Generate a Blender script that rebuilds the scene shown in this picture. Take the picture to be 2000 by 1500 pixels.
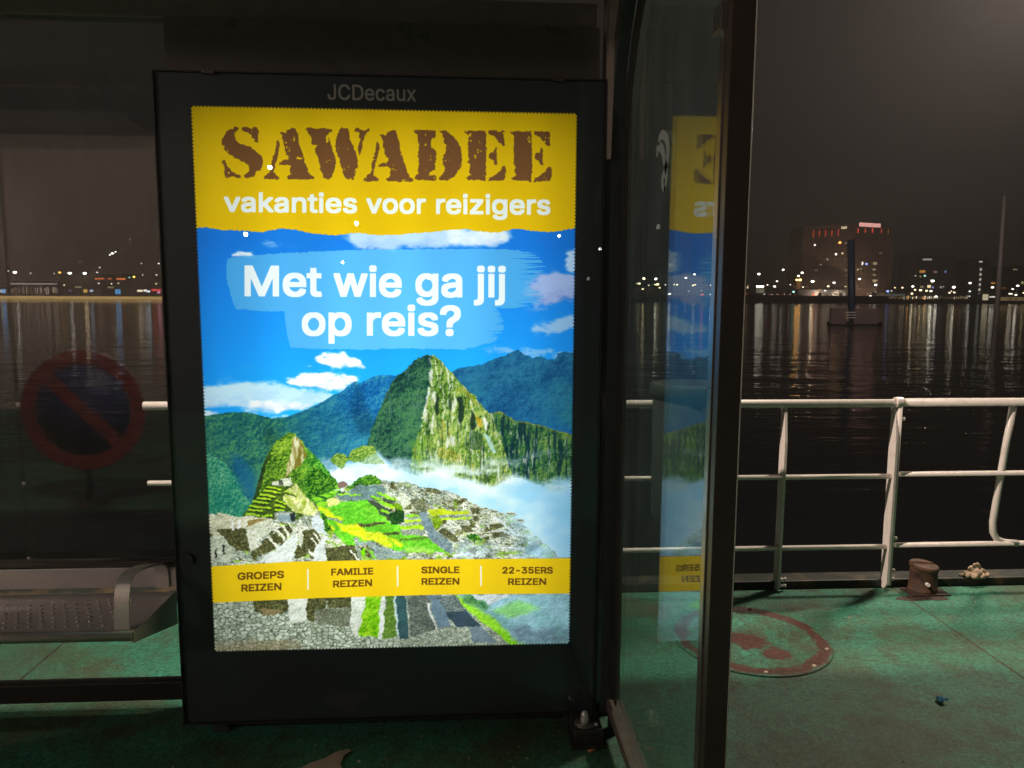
import bpy, bmesh, math, random
import numpy as np
from mathutils import Vector, Matrix
for o in list(bpy.data.objects): bpy.data.objects.remove(o)
SC = bpy.context.scene; COL = SC.collection
# ------------------------------------------------------------------ camera, sky, lamps, exposure
YAW, PITCH, ROLL = 0.0595, 0.1159, -0.0050
CAM = Vector((0.824, -2.3256, 1.4345))
cam = bpy.data.cameras.new('camera'); cam.sensor_width = 36; cam.lens = 36 * 1440 / 2000; cam.clip_start = .05; cam.clip_end = 6000
co = bpy.data.objects.new('camera', cam); COL.objects.link(co); SC.camera = co
fw = Vector((math.sin(YAW) * math.cos(PITCH), math.cos(YAW) * math.cos(PITCH), -math.sin(PITCH)))
rt = Vector((math.cos(YAW), -math.sin(YAW), 0)); dn = fw.cross(rt)
rt2 = rt * math.cos(ROLL) + dn * math.sin(ROLL); dn2 = dn * math.cos(ROLL) - rt * math.sin(ROLL)
M = Matrix((( rt2.x, -dn2.x, -fw.x, CAM.x), (rt2.y, -dn2.y, -fw.y, CAM.y), (rt2.z, -dn2.z, -fw.z, CAM.z), (0, 0, 0, 1)))
co.matrix_world = M
world = bpy.data.worlds.new('World'); SC.world = world; world.use_nodes = True
wn = world.node_tree.nodes; wl_ = world.node_tree.links; wn.clear()
# night: the sun far below the horizon, plus the brownish glow of the city's lamps on low cloud
sky = wn.new('ShaderNodeTexSky'); sky.sky_type = 'NISHITA'; sky.sun_disc = False; sky.sun_elevation = math.radians(-9); sky.sun_rotation = math.radians(200)
bg1 = wn.new('ShaderNodeBackground'); bg1.inputs['Strength'].default_value = .05; wl_.new(sky.outputs[0], bg1.inputs[0])
bg2 = wn.new('ShaderNodeBackground'); bg2.inputs['Color'].default_value = (.0128, .0104, .0092, 1); bg2.inputs['Strength'].default_value = 1.0
ad = wn.new('ShaderNodeAddShader'); wo = wn.new('ShaderNodeOutputWorld')
wl_.new(bg1.outputs[0], ad.inputs[0]); wl_.new(bg2.outputs[0], ad.inputs[1]); wl_.new(ad.outputs[0], wo.inputs['Surface'])
def lamp(name, loc, power, col, rad=.09, target=None, spot=None, blend=.6):
    l = bpy.data.lights.new(name, 'SPOT' if spot else 'POINT'); l.energy = power; l.color = col; l.shadow_soft_size = rad
    o = bpy.data.objects.new(name, l); COL.objects.link(o); o.location = loc
    if spot:
        l.spot_size = math.radians(spot); l.spot_blend = blend
        o.rotation_euler = (Vector(target) - Vector(loc)).to_track_quat('-Z', 'Y').to_euler()
    return o
LAMP_A = (-1.0, .16, 4.8)
LAMP_B = (5.15, 2.7, 3.95)
BENCH_FILL = (-4.6, -4.0, 3.0)  # unseen fill lamp added to brighten the bench and frame
GLOW_SPOT = (5.35, 2.9, 4.15)  # unseen spot added for the glow in the upper right haze
WALL_FILL = (-6.2, -5.6, 3.2)  # unseen spot added to light the wall mirrored in the left pane
lamp('lamp_light', LAMP_A, 1450, (1, .80, .68), .08)
lamp('lamp_light', LAMP_B, 760, (1, .86, .68), .30)
lamp('lamp_light', BENCH_FILL, 185, (1, .80, .68), .12)
lamp('corner_glow_spot', GLOW_SPOT, 52000, (1, .84, .76), .12, (GLOW_SPOT[0] + 30 * math.sin(math.radians(26)), GLOW_SPOT[1] + 30 * math.cos(math.radians(26)), GLOW_SPOT[2] + 7.5), 56, 1.)
lamp('lamp_light', WALL_FILL, 300, (1, .84, .76), .15, (-6.0, -7, 1.6), 120, 1.)
SC.view_settings.view_transform = 'Standard'; SC.view_settings.look = 'None'; SC.view_settings.exposure = 0; SC.view_settings.gamma = 1; SC.view_settings.use_curve_mapping = False
SC.render.engine = 'CYCLES'; SC.cycles.max_bounces = 10; SC.cycles.transparent_max_bounces = 16; SC.cycles.sample_clamp_indirect = 4; SC.cycles.sample_clamp_direct = 0
SC.cycles.use_denoising = True
def bearing(px, py, Y):                                # a point of the far bank or the boat at depth Y, measured from where the photographer stood
    d = rt2 * ((px - 1000) / 1440) + dn2 * ((py - 750) / 1440) + fw
    return CAM + d * ((Y - CAM.y) / d.y)

# ------------------------------------------------------------------ materials
MATS = {}
def node_mat(name, build):
    if name in MATS: return MATS[name]
    m = bpy.data.materials.new(name); m.use_nodes = True; nt = m.node_tree; nt.nodes.clear()
    build(nt); MATS[name] = m; return m
class N:
    def __init__(s, nt): s.nt = nt
    def n(s, t, **k):
        x = s.nt.nodes.new(t)
        for a, b in k.items():
            if a.startswith('i_'):
                key = a[2:].replace('_', ' '); key = int(key) if key.isdigit() else key; x.inputs[key].default_value = b
            else: setattr(x, a, b)
        return x
    def l(s, a, b): s.nt.links.new(a, b)
    def out(s, sh): o = s.nt.nodes.new('ShaderNodeOutputMaterial'); s.l(sh, o.inputs['Surface']); return o
    def noise(s, scale, detail=5, rough=.6, vec=None, dist=0):
        x = s.n('ShaderNodeTexNoise'); x.inputs['Scale'].default_value = scale; x.inputs['Detail'].default_value = detail; x.inputs['Roughness'].default_value = rough; x.inputs['Distortion'].default_value = dist
        if vec is not None: s.l(vec, x.inputs['Vector'])
        return x.outputs['Fac']
    def ramp(s, fac, *st):
        r = s.n('ShaderNodeValToRGB'); e = r.color_ramp.elements
        while len(e) < len(st): e.new(.5)
        for k, (p, c) in enumerate(st): e[k].position = p; e[k].color = (*c, 1) if not isinstance(c, (int, float)) else (c, c, c, 1)
        s.l(fac, r.inputs[0]); return r.outputs[0]
    def mix(s, f, a, b):
        m = s.n('ShaderNodeMix', data_type='RGBA')
        for v, i in ((f, 0), (a, 6), (b, 7)):
            if hasattr(v, 'links') or hasattr(v, 'is_linked'): s.l(v, m.inputs[i])
            else: m.inputs[i].default_value = v if i == 0 else (*v, 1)
        return m.outputs[2]
    def math(s, op, a, b=0., clamp=False):
        m = s.n('ShaderNodeMath', operation=op, use_clamp=clamp)
        for v, i in ((a, 0), (b, 1)):
            if hasattr(v, 'is_linked'): s.l(v, m.inputs[i])
            else: m.inputs[i].default_value = v
        return m.outputs[0]
    def bump(s, h, strength, dist=.01):
        b = s.n('ShaderNodeBump'); b.inputs['Strength'].default_value = strength; b.inputs['Distance'].default_value = dist; s.l(h, b.inputs['Height']); return b.outputs[0]
    def obj(s): return s.n('ShaderNodeTexCoord').outputs['Object']
    def geo(s): return s.n('ShaderNodeNewGeometry').outputs['Position']
def pbr(name, col, rough=.5, metal=0., var=.15, scale=12, bump=.0, bscale=60, dirt=None, dirt_amt=.5, dscale=6, spec=.5, coat=0.):
    def b(nt):
        g = N(nt); pos = g.geo(); n = g.noise(scale, 6, .65, pos)
        c = g.mix(g.ramp(n, (.3, 0.), (.7, 1.)), tuple(x * (1 - var) for x in col), tuple(min(x * (1 + var), 1) for x in col))
        if dirt: c = g.mix(g.math('MULTIPLY', g.ramp(g.noise(dscale, 8, .7, pos), (.5, 0.), (.64, 1.)), dirt_amt), c, dirt)
        p = g.n('ShaderNodeBsdfPrincipled'); g.l(c, p.inputs['Base Color']); p.inputs['Metallic'].default_value = metal; p.inputs['Specular IOR Level'].default_value = spec; p.inputs['Coat Weight'].default_value = coat
        r = g.math('ADD', g.math('MULTIPLY', g.noise(scale * 2.7, 5, .6, pos), .25), rough - .12, True); g.l(r, p.inputs['Roughness'])
        if bump: g.l(g.bump(g.noise(bscale, 5, .7, pos), bump, .004), p.inputs['Normal'])
        g.out(p.outputs[0])
    return node_mat(name, b)
def glow(name, col, strength):
    def b(nt):
        g = N(nt); e = g.n('ShaderNodeEmission'); e.inputs[0].default_value = (*col, 1); e.inputs[1].default_value = strength; g.out(e.outputs[0])
    return node_mat(name, b)
def glass(name, tint=(.93, .95, .94), dust=.05, dcol=(.55, .52, .46), rough=0., streak=False):
    def b(nt):
        g = N(nt); geo = g.n('ShaderNodeNewGeometry'); ior = g.math('SUBTRACT', 1.5, g.math('MULTIPLY', geo.outputs['Backfacing'], 1.5 - 1 / 1.5))
        fr = g.n('ShaderNodeFresnel'); g.l(ior, fr.inputs['IOR'])
        tr = g.n('ShaderNodeBsdfTransparent'); tr.inputs[0].default_value = (*tint, 1)
        gl = g.n('ShaderNodeBsdfGlossy'); gl.inputs['Roughness'].default_value = rough
        m = g.n('ShaderNodeMixShader'); g.l(fr.outputs[0], m.inputs[0]); g.l(tr.outputs[0], m.inputs[1]); g.l(gl.outputs[0], m.inputs[2])
        pos = geo.outputs['Position']; d = g.n('ShaderNodeBsdfDiffuse'); d.inputs[0].default_value = (*dcol, 1)
        mp = g.n('ShaderNodeMapping'); g.l(pos, mp.inputs[0]); mp.inputs['Scale'].default_value = (1, 6, 1.2) if streak else (3, 3, .8)
        n1 = g.ramp(g.noise(4, 7, .72, mp.outputs[0]), (.38, .15), (.75, 1.))
        n2 = g.ramp(g.noise(190, 2, .5, pos), (.66, 0.), (.72, 1.))
        f = g.math('ADD', g.math('MULTIPLY', n1, dust), g.math('MULTIPLY', n2, dust * .8), True)
        m2 = g.n('ShaderNodeMixShader'); g.l(f, m2.inputs[0]); g.l(m.outputs[0], m2.inputs[1]); g.l(d.outputs[0], m2.inputs[2]); g.out(m2.outputs[0])
    return node_mat(name, b)

# ------------------------------------------------------------------ geometry helpers
class MB:
    def __init__(s): s.v = []; s.f = []; s.sm = []
    def add(s, v, f, smooth=False):
        o = len(s.v); s.v += [tuple(p) for p in v]; s.f += [tuple(i + o for i in q) for q in f]; s.sm += [smooth] * len(f); return s
    def box(s, x0, x1, y0, y1, z0, z1):
        return s.add([(x, y, z) for z in (z0, z1) for y in (y0, y1) for x in (x0, x1)], [(0, 2, 3, 1), (4, 5, 7, 6), (0, 1, 5, 4), (2, 6, 7, 3), (0, 4, 6, 2), (1, 3, 7, 5)])
    def bbox(s, x0, x1, y0, y1, z0, z1, b=.004):
        bm = bmesh.new(); bmesh.ops.create_cube(bm, size=1)
        for v in bm.verts: v.co = Vector(((x0 + x1) / 2 + v.co.x * (x1 - x0), (y0 + y1) / 2 + v.co.y * (y1 - y0), (z0 + z1) / 2 + v.co.z * (z1 - z0)))
        bmesh.ops.bevel(bm, geom=bm.edges[:], offset=b, segments=2, profile=.6, affect='EDGES')
        bm.verts.index_update(); s.add([v.co[:] for v in bm.verts], [[v.index for v in f.verts] for f in bm.faces]); bm.free(); return s
    def tube(s, path, r, n=12, caps=True, smooth=True):
        path = [Vector(p) for p in path]; rings = []; rr = r if isinstance(r, (list, tuple)) else [r] * len(path); up = None
        for i, p in enumerate(path):
            t = (path[min(i + 1, len(path) - 1)] - path[max(i - 1, 0)]).normalized()
            if up is None: up = t.orthogonal().normalized()
            a = (up - t * up.dot(t)).normalized(); b = t.cross(a); up = a
            rings.append([p + (a * math.cos(2 * math.pi * k / n) + b * math.sin(2 * math.pi * k / n)) * rr[i] for k in range(n)])
        v = [q for r_ in rings for q in r_]; f = [(i * n + k, i * n + (k + 1) % n, (i + 1) * n + (k + 1) % n, (i + 1) * n + k) for i in range(len(path) - 1) for k in range(n)]
        s.add(v, f, smooth)
        if caps: s.add(rings[0], [tuple(range(n))[::-1]]); s.add(rings[-1], [tuple(range(n))])
        return s
    def lathe(s, prof, c=(0, 0, 0), n=24, smooth=True, axis='z'):
        v = []
        for r, z in prof:
            for k in range(n):
                a = 2 * math.pi * k / n; p = (r * math.cos(a), r * math.sin(a), z)
                if axis == 'y': p = (p[0], z, p[1])
                if axis == 'x': p = (z, p[0], p[1])
                v.append((p[0] + c[0], p[1] + c[1], p[2] + c[2]))
        f = [(i * n + k, i * n + (k + 1) % n, (i + 1) * n + (k + 1) % n, (i + 1) * n + k) for i in range(len(prof) - 1) for k in range(n)]
        s.add(v, f, smooth); m = len(prof) - 1
        s.add(v[:n], [tuple(range(n))[::-1]]); s.add(v[m * n:], [tuple(range(n))]); return s
    def strip(s, path, w0, w1, axis='x', t=.004):      # a flat bar bent along a path in the y-z plane, from x=w0 to x=w1
        P = [Vector(p) for p in path]; v = []
        for i, p in enumerate(P):
            d = (P[min(i + 1, len(P) - 1)] - P[max(i - 1, 0)]).normalized(); nrm = Vector((-d.y, d.x))
            for q in (p + nrm * t / 2, p - nrm * t / 2):
                v += [(w0, q.x, q.y), (w1, q.x, q.y)]
        f = []
        for i in range(len(P) - 1):
            a, b = i * 4, i * 4 + 4
            f += [(a, a + 1, b + 1, b), (a + 3, a + 2, b + 2, b + 3), (a + 2, a, b, b + 2), (a + 1, a + 3, b + 3, b + 1)]
        e = (len(P) - 1) * 4; f += [(0, 2, 3, 1), (e, e + 1, e + 3, e + 2)]
        return s.add(v, f)
    def build(s, name, mat, parent=None, kind=None, label=None, at=None):
        me = bpy.data.meshes.new(name); off = Vector(at) if at else Vector((0, 0, 0))
        if parent is not None and at is None: off = parent.matrix_world.translation.copy() if parent.type != 'EMPTY' or True else off
        me.from_pydata([tuple(Vector(p) - off) for p in s.v], [], s.f); me.polygons.foreach_set('use_smooth', s.sm)
        bm = bmesh.new(); bm.from_mesh(me); bmesh.ops.remove_doubles(bm, verts=bm.verts, dist=1e-5); bmesh.ops.recalc_face_normals(bm, faces=bm.faces); bm.to_mesh(me); bm.free()
        me.materials.append(mat); o = bpy.data.objects.new(name, me); COL.objects.link(o)
        if parent is not None: o.parent = parent; o.location = (off - parent.matrix_world.translation) if at else (0, 0, 0); o.matrix_parent_inverse = Matrix()
        else: o.location = off
        o.matrix_world = Matrix.Translation(off)
        if parent is not None: o.matrix_parent_inverse = Matrix(); o.matrix_basis = Matrix.Translation(off - parent.matrix_world.translation)
        if kind: o['kind'] = kind
        if label: o['label'] = label
        return o
def thing(name, label, cat, loc, group=None):
    o = bpy.data.objects.new(name, None); COL.objects.link(o); o.location = loc; o.matrix_world = Matrix.Translation(Vector(loc)); o.empty_display_size = .1
    o['label'] = label; o['category'] = cat
    if group: o['group'] = group
    return o
def tag(o, label, cat, group=None):
    o['label'] = label; o['category'] = cat
    if group: o['group'] = group
    return o
def quad(v, name, mat, parent=None, uv=True):
    me = bpy.data.meshes.new(name); off = parent.matrix_world.translation if parent else Vector()
    me.from_pydata([tuple(Vector(p) - off) for p in v], [], [(0, 1, 2, 3)]); me.materials.append(mat)
    u = me.uv_layers.new(name='UVMap')
    for k, c in enumerate(((0, 0), (1, 0), (1, 1), (0, 1))): u.data[k].uv = c
    o = bpy.data.objects.new(name, me); COL.objects.link(o)
    if parent: o.parent = parent
    o.matrix_world = Matrix.Translation(off); return o
def image_from(name, a):
    h, w = a.shape[:2]; I = bpy.data.images.new(name, w, h); b = np.ones((h, w, 4), np.float32); b[..., :a.shape[2]] = a[::-1]
    I.pixels.foreach_set(b.ravel()); I.update(); I.pack(); return I
# ------------------------------------------------------------------ the printed poster (a flat print), drawn with numpy
import numpy as np
PW, PH = 1000, 1474
SRC = np.array([(371, 205), (1128, 221), (1114, 1258), (418, 1273)], float)      # sketch coordinates of the poster's corners
DST = np.array([(0, 0), (PW, 0), (PW, PH), (0, PH)], float)
def homography(s, d):
    A = []
    for (x, y), (u, v) in zip(s, d):
        A.append([x, y, 1, 0, 0, 0, -u * x, -u * y, -u]); A.append([0, 0, 0, x, y, 1, -v * x, -v * y, -v])
    return np.linalg.svd(np.array(A))[2][-1].reshape(3, 3)
HM = homography(SRC, DST)
def Q(pts):
    p = np.asarray(pts, float); q = np.c_[p, np.ones(len(p))] @ HM.T
    return q[:, :2] / q[:, 2:]
YY, XX = np.mgrid[0:PH, 0:PW].astype(np.float32)
def lattice(seed, sx, sy):
    r = np.random.default_rng(seed); gw, gh = int(PW / sx) + 3, int(PH / sy) + 3
    g = r.random((gh, gw), dtype=np.float32)
    x = XX[0] / sx; y = YY[:, 0] / sy
    xi = x.astype(int); yi = y.astype(int); fx = x - xi; fy = (y - yi)[:, None]
    fx = fx * fx * (3 - 2 * fx); fy = fy * fy * (3 - 2 * fy)
    a = g[yi][:, xi]; b = g[yi][:, xi + 1]; c = g[yi + 1][:, xi]; d = g[yi + 1][:, xi + 1]
    return (a * (1 - fx) + b * fx) * (1 - fy) + (c * (1 - fx) + d * fx) * fy
def fbm(seed, sx, sy=None, octs=4, gain=.55):
    sy = sy or sx; t = 0; w = 1; s = 0
    for k in range(octs):
        t = t + w * lattice(seed * 17 + k, max(sx / 2**k, 1.01), max(sy / 2**k, 1.01)); s += w; w *= gain
    return t / s
def hill(h, ax=1., ay=1., k=1.):                       # relief of a height map lit from the upper left / right
    gy, gx = np.gradient(h); return np.clip(.5 + k * (ax * gx + ay * gy), 0, 1)
def stones(seed, sx, sy=None, crown=False):
    sy = sy or sx; r = np.random.default_rng(seed); gw, gh = int(PW / sx) + 5, int(PH / sy) + 5
    jx = r.random((gh, gw), dtype=np.float32); jy = r.random((gh, gw), dtype=np.float32); cc = r.random((gh, gw), dtype=np.float32)
    x = XX / sx + 1; y = YY / sy + 1; xi = x.astype(int); yi = y.astype(int)
    f1 = np.full(x.shape, 9., np.float32); f2 = f1.copy(); col = np.zeros_like(f1)
    for dy in (-1, 0, 1):
        for dx in (-1, 0, 1):
            a = yi + dy; b = xi + dx; d = (b + jx[a, b] - x)**2 + (a + jy[a, b] - y)**2
            m = d < f1; f2 = np.where(m, f1, np.minimum(f2, d)); col = np.where(m, cc[a, b], col); f1 = np.where(m, d, f1)
    return (np.sqrt(f1) if crown else np.sqrt(f2) - np.sqrt(f1)), col
def fill(polys, nonzero=False):                        # polygons in poster coordinates -> 0/1 mask with 3 sample rows per pixel
    m = np.zeros((PH, PW), np.float32)
    ax = np.concatenate([np.asarray(p) for p in polys]); y0 = max(int(ax[:, 1].min()), 0); y1 = min(int(ax[:, 1].max()) + 2, PH)
    segs = []
    for p in polys:
        p = np.asarray(p, float); segs.append(np.c_[p, np.roll(p, -1, 0)])
    segs = np.concatenate(segs)
    for y in range(y0, y1):
        for sub in (1 / 6, .5, 5 / 6):
            yy = y + sub - .5
            a = (segs[:, 1] <= yy) != (segs[:, 3] <= yy); s = segs[a]
            if not len(s): continue
            xs = s[:, 0] + (yy - s[:, 1]) / (s[:, 3] - s[:, 1]) * (s[:, 2] - s[:, 0])
            sg = np.where(s[:, 3] > s[:, 1], 1, -1); o = np.argsort(xs); xs = xs[o]; sg = sg[o]; w = 0
            for k in range(len(xs) - 1):
                w = w + sg[k] if nonzero else 1 - w
                if w:
                    a0 = min(max(xs[k] + .5, 0), PW); a1 = min(max(xs[k + 1] + .5, 0), PW)
                    i0, i1 = int(a0), int(a1)
                    if i0 == i1:
                        if i0 < PW: m[y, i0] += (a1 - a0) / 3
                    else:
                        m[y, i0] += (i0 + 1 - a0) / 3
                        if i1 > i0 + 1: m[y, i0 + 1:i1] += 1 / 3
                        if i1 < PW: m[y, i1] += (a1 - i1) / 3
    return np.clip(m, 0, 1)
BANK = {}
def warp(m, amp, sc, seed=5):
    key = min((6, 11, 22, 40), key=lambda k: abs(k - sc))
    if key not in BANK: BANK[key] = [(fbm(900 + key + k, key, octs=3) - .5) * 2 for k in (0, 1)]
    ys, xs = np.nonzero(m)
    if not len(ys): return m
    M = int(amp * 1.2) + 2
    y0, y1, x0, x1 = max(ys.min() - M, 0), min(ys.max() + M + 1, PH), max(xs.min() - M, 0), min(xs.max() + M + 1, PW)
    oy, ox = (seed * 37) % 211, (seed * 61) % 173
    iy = (np.arange(y0, y1) + oy) % PH; ix = (np.arange(x0, x1) + ox) % PW
    nx = BANK[key][0][iy][:, ix] * amp; ny = BANK[key][1][iy][:, ix] * amp
    out = np.zeros_like(m)
    out[y0:y1, x0:x1] = m[np.clip(YY[y0:y1, x0:x1] + ny, 0, PH - 1).astype(int), np.clip(XX[y0:y1, x0:x1] + nx, 0, PW - 1).astype(int)]
    return out
def box(m, r):
    r = int(r)
    if r < 1: return m
    for ax in (0, 1):
        c = np.cumsum(np.pad(m, [(r + 1, r) if k == ax else (0, 0) for k in (0, 1)], mode='edge'), axis=ax, dtype=np.float64)
        n = m.shape[ax]; hi = np.take(c, range(2 * r + 1, 2 * r + 1 + n), ax); lo = np.take(c, range(n), ax); m = ((hi - lo) / (2 * r + 1)).astype(np.float32)
    return m
def soft(m, r): return box(box(m, r), r)
def C(r, g, b): return np.array([r, g, b], np.float32) / 255
def mixc(a, b, t): return a * (1 - t[..., None]) + b * t[..., None]
def over(im, c, t):                                    # the same in place, only where the mask is
    ys, xs = np.nonzero(t)
    if not len(ys): return im
    s = np.s_[ys.min():ys.max() + 1, xs.min():xs.max() + 1]
    cc = c if c.ndim == 1 else c[s]
    im[s] += (cc - im[s]) * t[s][..., None]
    return im
def Z(x0, y0, s):                                      # close-up sketch sheets: origin and scale
    return lambda pts: [(x0 + a / s, y0 + b / s) for a, b in pts]
Z3, Z4, Z5, Z6, Z7, Z8 = Z(390, 680, 5), Z(740, 680, 5), Z(390, 900, 5.357), Z(740, 900, 5.128), Z(600, 900, 6.25), Z(390, 1080, 2.703)
ZA, ZB, ZC = Z(420, 230, 5.882), Z(740, 230, 5.714), Z(360, 440, 2.564)

def glyph_polys(text):                                  # outline loops of a line of text (built-in interface font)
    import bpy, os
    c = bpy.data.curves.new('t', 'FONT'); c.body = text; c.fill_mode = 'NONE' if hasattr(c, 'fill_mode') else c.fill_mode
    p = os.path.join(bpy.utils.system_resource('DATAFILES'), 'fonts', 'Inter.woff2')
    if os.path.exists(p): c.font = bpy.data.fonts.load(p, check_existing=True)
    c.resolution_u = 6
    o = bpy.data.objects.new('t', c); bpy.context.scene.collection.objects.link(o)
    dg = bpy.context.evaluated_depsgraph_get(); me = o.evaluated_get(dg).to_mesh()
    V = np.array([v.co[:2] for v in me.vertices]); nxt = {}
    for e in me.edges: nxt.setdefault(e.vertices[0], []).append(e.vertices[1]); nxt.setdefault(e.vertices[1], []).append(e.vertices[0])
    loops = []; seen = set()
    for v in range(len(V)):
        if v in seen or v not in nxt: continue
        lp = [v]; seen.add(v); cur = v
        while True:
            n = [k for k in nxt[cur] if k not in seen]
            if not n: break
            cur = min(n, key=lambda k: (abs(k - cur)) if abs(k - cur) == 1 else 99); lp.append(cur); seen.add(cur)
        loops.append(V[lp])
    o.evaluated_get(dg).to_mesh_clear(); bpy.data.objects.remove(o); bpy.data.curves.remove(c)
    return loops
def dilate(m, r, sq=.88):
    out = m.copy(); R = int(np.ceil(r))
    for dy in range(-R, R + 1):
        for dx in range(-R, R + 1):
            if (dx or dy) and (dx * dx + dy * dy <= r * r + .3 or max(abs(dx), abs(dy)) <= r * sq + .2):
                out = np.maximum(out, np.roll(np.roll(m, dy, 0), dx, 1))
    return out
CAP = []
def word(text, xl, yl, xr, yr, h, bold):
    if not CAP:
        hh = np.concatenate(glyph_polys('H')); CAP.append((hh[:, 1].min(), np.ptp(hh[:, 1])))
    # fits the line between (xl, yl) and (xr, yr) on its baseline, capital height h, all in sketch units; bold in poster pixels
    lp = glyph_polys(text); al = np.concatenate(lp); x0, x1 = al[:, 0].min(), al[:, 0].max()
    k = PW / 735.
    polys = []
    b = bold / k
    for p in lp:
        t = (p[:, 0] - x0) / (x1 - x0)
        X = (xl + b) + t * (xr - xl - 2 * b); Y = yl + t * (yr - yl) - b - (p[:, 1] - CAP[0][0]) / CAP[0][1] * (h - 2 * b)
        polys.append(Q(np.c_[X, Y]))
    m = fill(polys, nonzero=True)
    ys, xs = np.where(m > 0)
    y0, y1, a0, a1 = max(ys.min() - 12, 0), min(ys.max() + 12, PH), max(xs.min() - 12, 0), min(xs.max() + 12, PW)
    out = np.zeros_like(m); out[y0:y1, a0:a1] = dilate(m[y0:y1, a0:a1], bold)
    return out

SAWADEE = []
S_ = [[(265,105),(225,110),(195,130),(150,150),(115,190),(90,230),(75,270),(80,320),(100,370),(140,405),(170,430),(200,440),(220,465),(270,475),(310,500),(350,525),(380,550),(390,590),(385,625),(360,650),(330,662),(345,690),(410,690),(440,680),(460,650),(470,620),(520,600),(540,560),(545,500),(530,440),(500,425),(460,380),(410,340),(350,320),(300,310),(270,290),(235,260),(215,210),(225,175),(255,150),(270,135)],
 [(310,108),(305,140),(320,160),(370,170),(410,200),(440,240),(450,275),(480,290),(498,280),(490,220),(495,160),(480,120),(450,108),(425,125),(420,150),(405,125),(370,110)],
 [(90,490),(82,525),(105,555),(110,590),(100,620),(105,670),(125,698),(170,685),(220,680),(290,695),(298,665),(250,650),(200,625),(175,590),(145,560),(135,530),(110,495)]]
A_ = [[(718,255),(700,290),(695,350),(680,410),(660,440),(655,500),(645,545),(650,580),(620,620),(590,655),(550,680),(560,705),(620,708),(720,710),(735,685),(700,660),(670,635),(680,590),(690,530),(705,470),(725,400),(735,340),(742,320),(730,275)],
 [(745,170),(760,210),(780,260),(785,320),(800,370),(815,430),(840,440),(845,480),(760,500),(730,515),(730,540),(780,545),(840,545),(870,560),(855,600),(865,650),(820,680),(830,705),(950,710),(1060,715),(1120,710),(1130,685),(1085,660),(1060,610),(1040,540),(1010,450),(990,380),(965,310),(960,240),(945,180),(925,130),(880,125),(825,150),(820,180)]]
W_ = [[(1030,130),(1060,165),(1100,240),(1110,310),(1140,320),(1175,310),(1140,370),(1160,430),(1190,520),(1205,600),(1235,650),(1240,700),(1310,705),(1335,690),(1345,650),(1375,590),(1385,520),(1370,440),(1340,370),(1320,290),(1300,230),(1290,240),(1290,295),(1275,290),(1268,232),(1300,180),(1335,160),(1330,130),(1250,125),(1150,130),(1060,118)],
 [(1420,135),(1405,190),(1385,240),(1378,320),(1385,400),(1420,470),(1440,560),(1460,640),(1490,700),(1580,712),(1600,650),(1625,590),(1635,490),(1610,410),(1580,330),(1545,250),(1535,180),(1520,130),(1460,118)],
 [(1600,135),(1605,165),(1650,180),(1650,230),(1660,275),(1640,300),(1630,370),(1655,435),(1668,400),(1690,330),(1690,280),(1715,230),(1740,180),(1770,160),(1760,128),(1730,140),(1700,160),(1670,130),(1630,125)]]
D_ = [[(385,150),(390,175),(425,190),(430,240),(440,330),(428,400),(435,500),(425,590),(440,630),(385,665),(400,695),(520,705),(630,705),(635,660),(600,640),(540,650),(560,610),(620,590),(615,540),(625,480),(630,400),(615,350),(580,340),(565,280),(590,235),(620,240),(625,160),(600,148),(500,145),(420,140)],
 [(660,155),(700,190),(715,260),(740,330),(735,400),(705,440),(700,520),(735,560),(715,610),(660,670),(670,700),(750,700),(830,665),(870,600),(910,540),(918,440),(905,340),(870,270),(830,230),(780,190),(740,155),(690,148)]]
E_ = [[(945,155),(955,180),(985,200),(985,280),(985,400),(985,500),(1005,540),(990,600),(1015,640),(950,670),(970,695),(1090,700),(1180,712),(1185,600),(1185,440),(1185,300),(1180,150),(1100,150),(1000,150)],
 [(1212,150),(1212,190),(1280,220),(1320,270),(1350,310),(1388,320),(1385,250),(1385,155),(1300,152)],
 [(1290,330),(1270,380),(1210,405),(1220,450),(1260,480),(1285,530),(1305,525),(1305,460),(1305,340)],
 [(1212,670),(1215,712),(1300,710),(1390,700),(1405,640),(1405,540),(1370,540),(1330,610),(1280,640)]]
def shift(ps, dx, dy): return [[(x + dx, y + dy) for x, y in p] for p in ps]
SAWADEE += [ZA(p) for p in S_ + A_ + W_] + shift([ZA(p) for p in A_], 194, 4) + [ZB(p) for p in D_ + E_] + shift([ZB(p) for p in E_], 88.9, 1.4)

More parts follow.
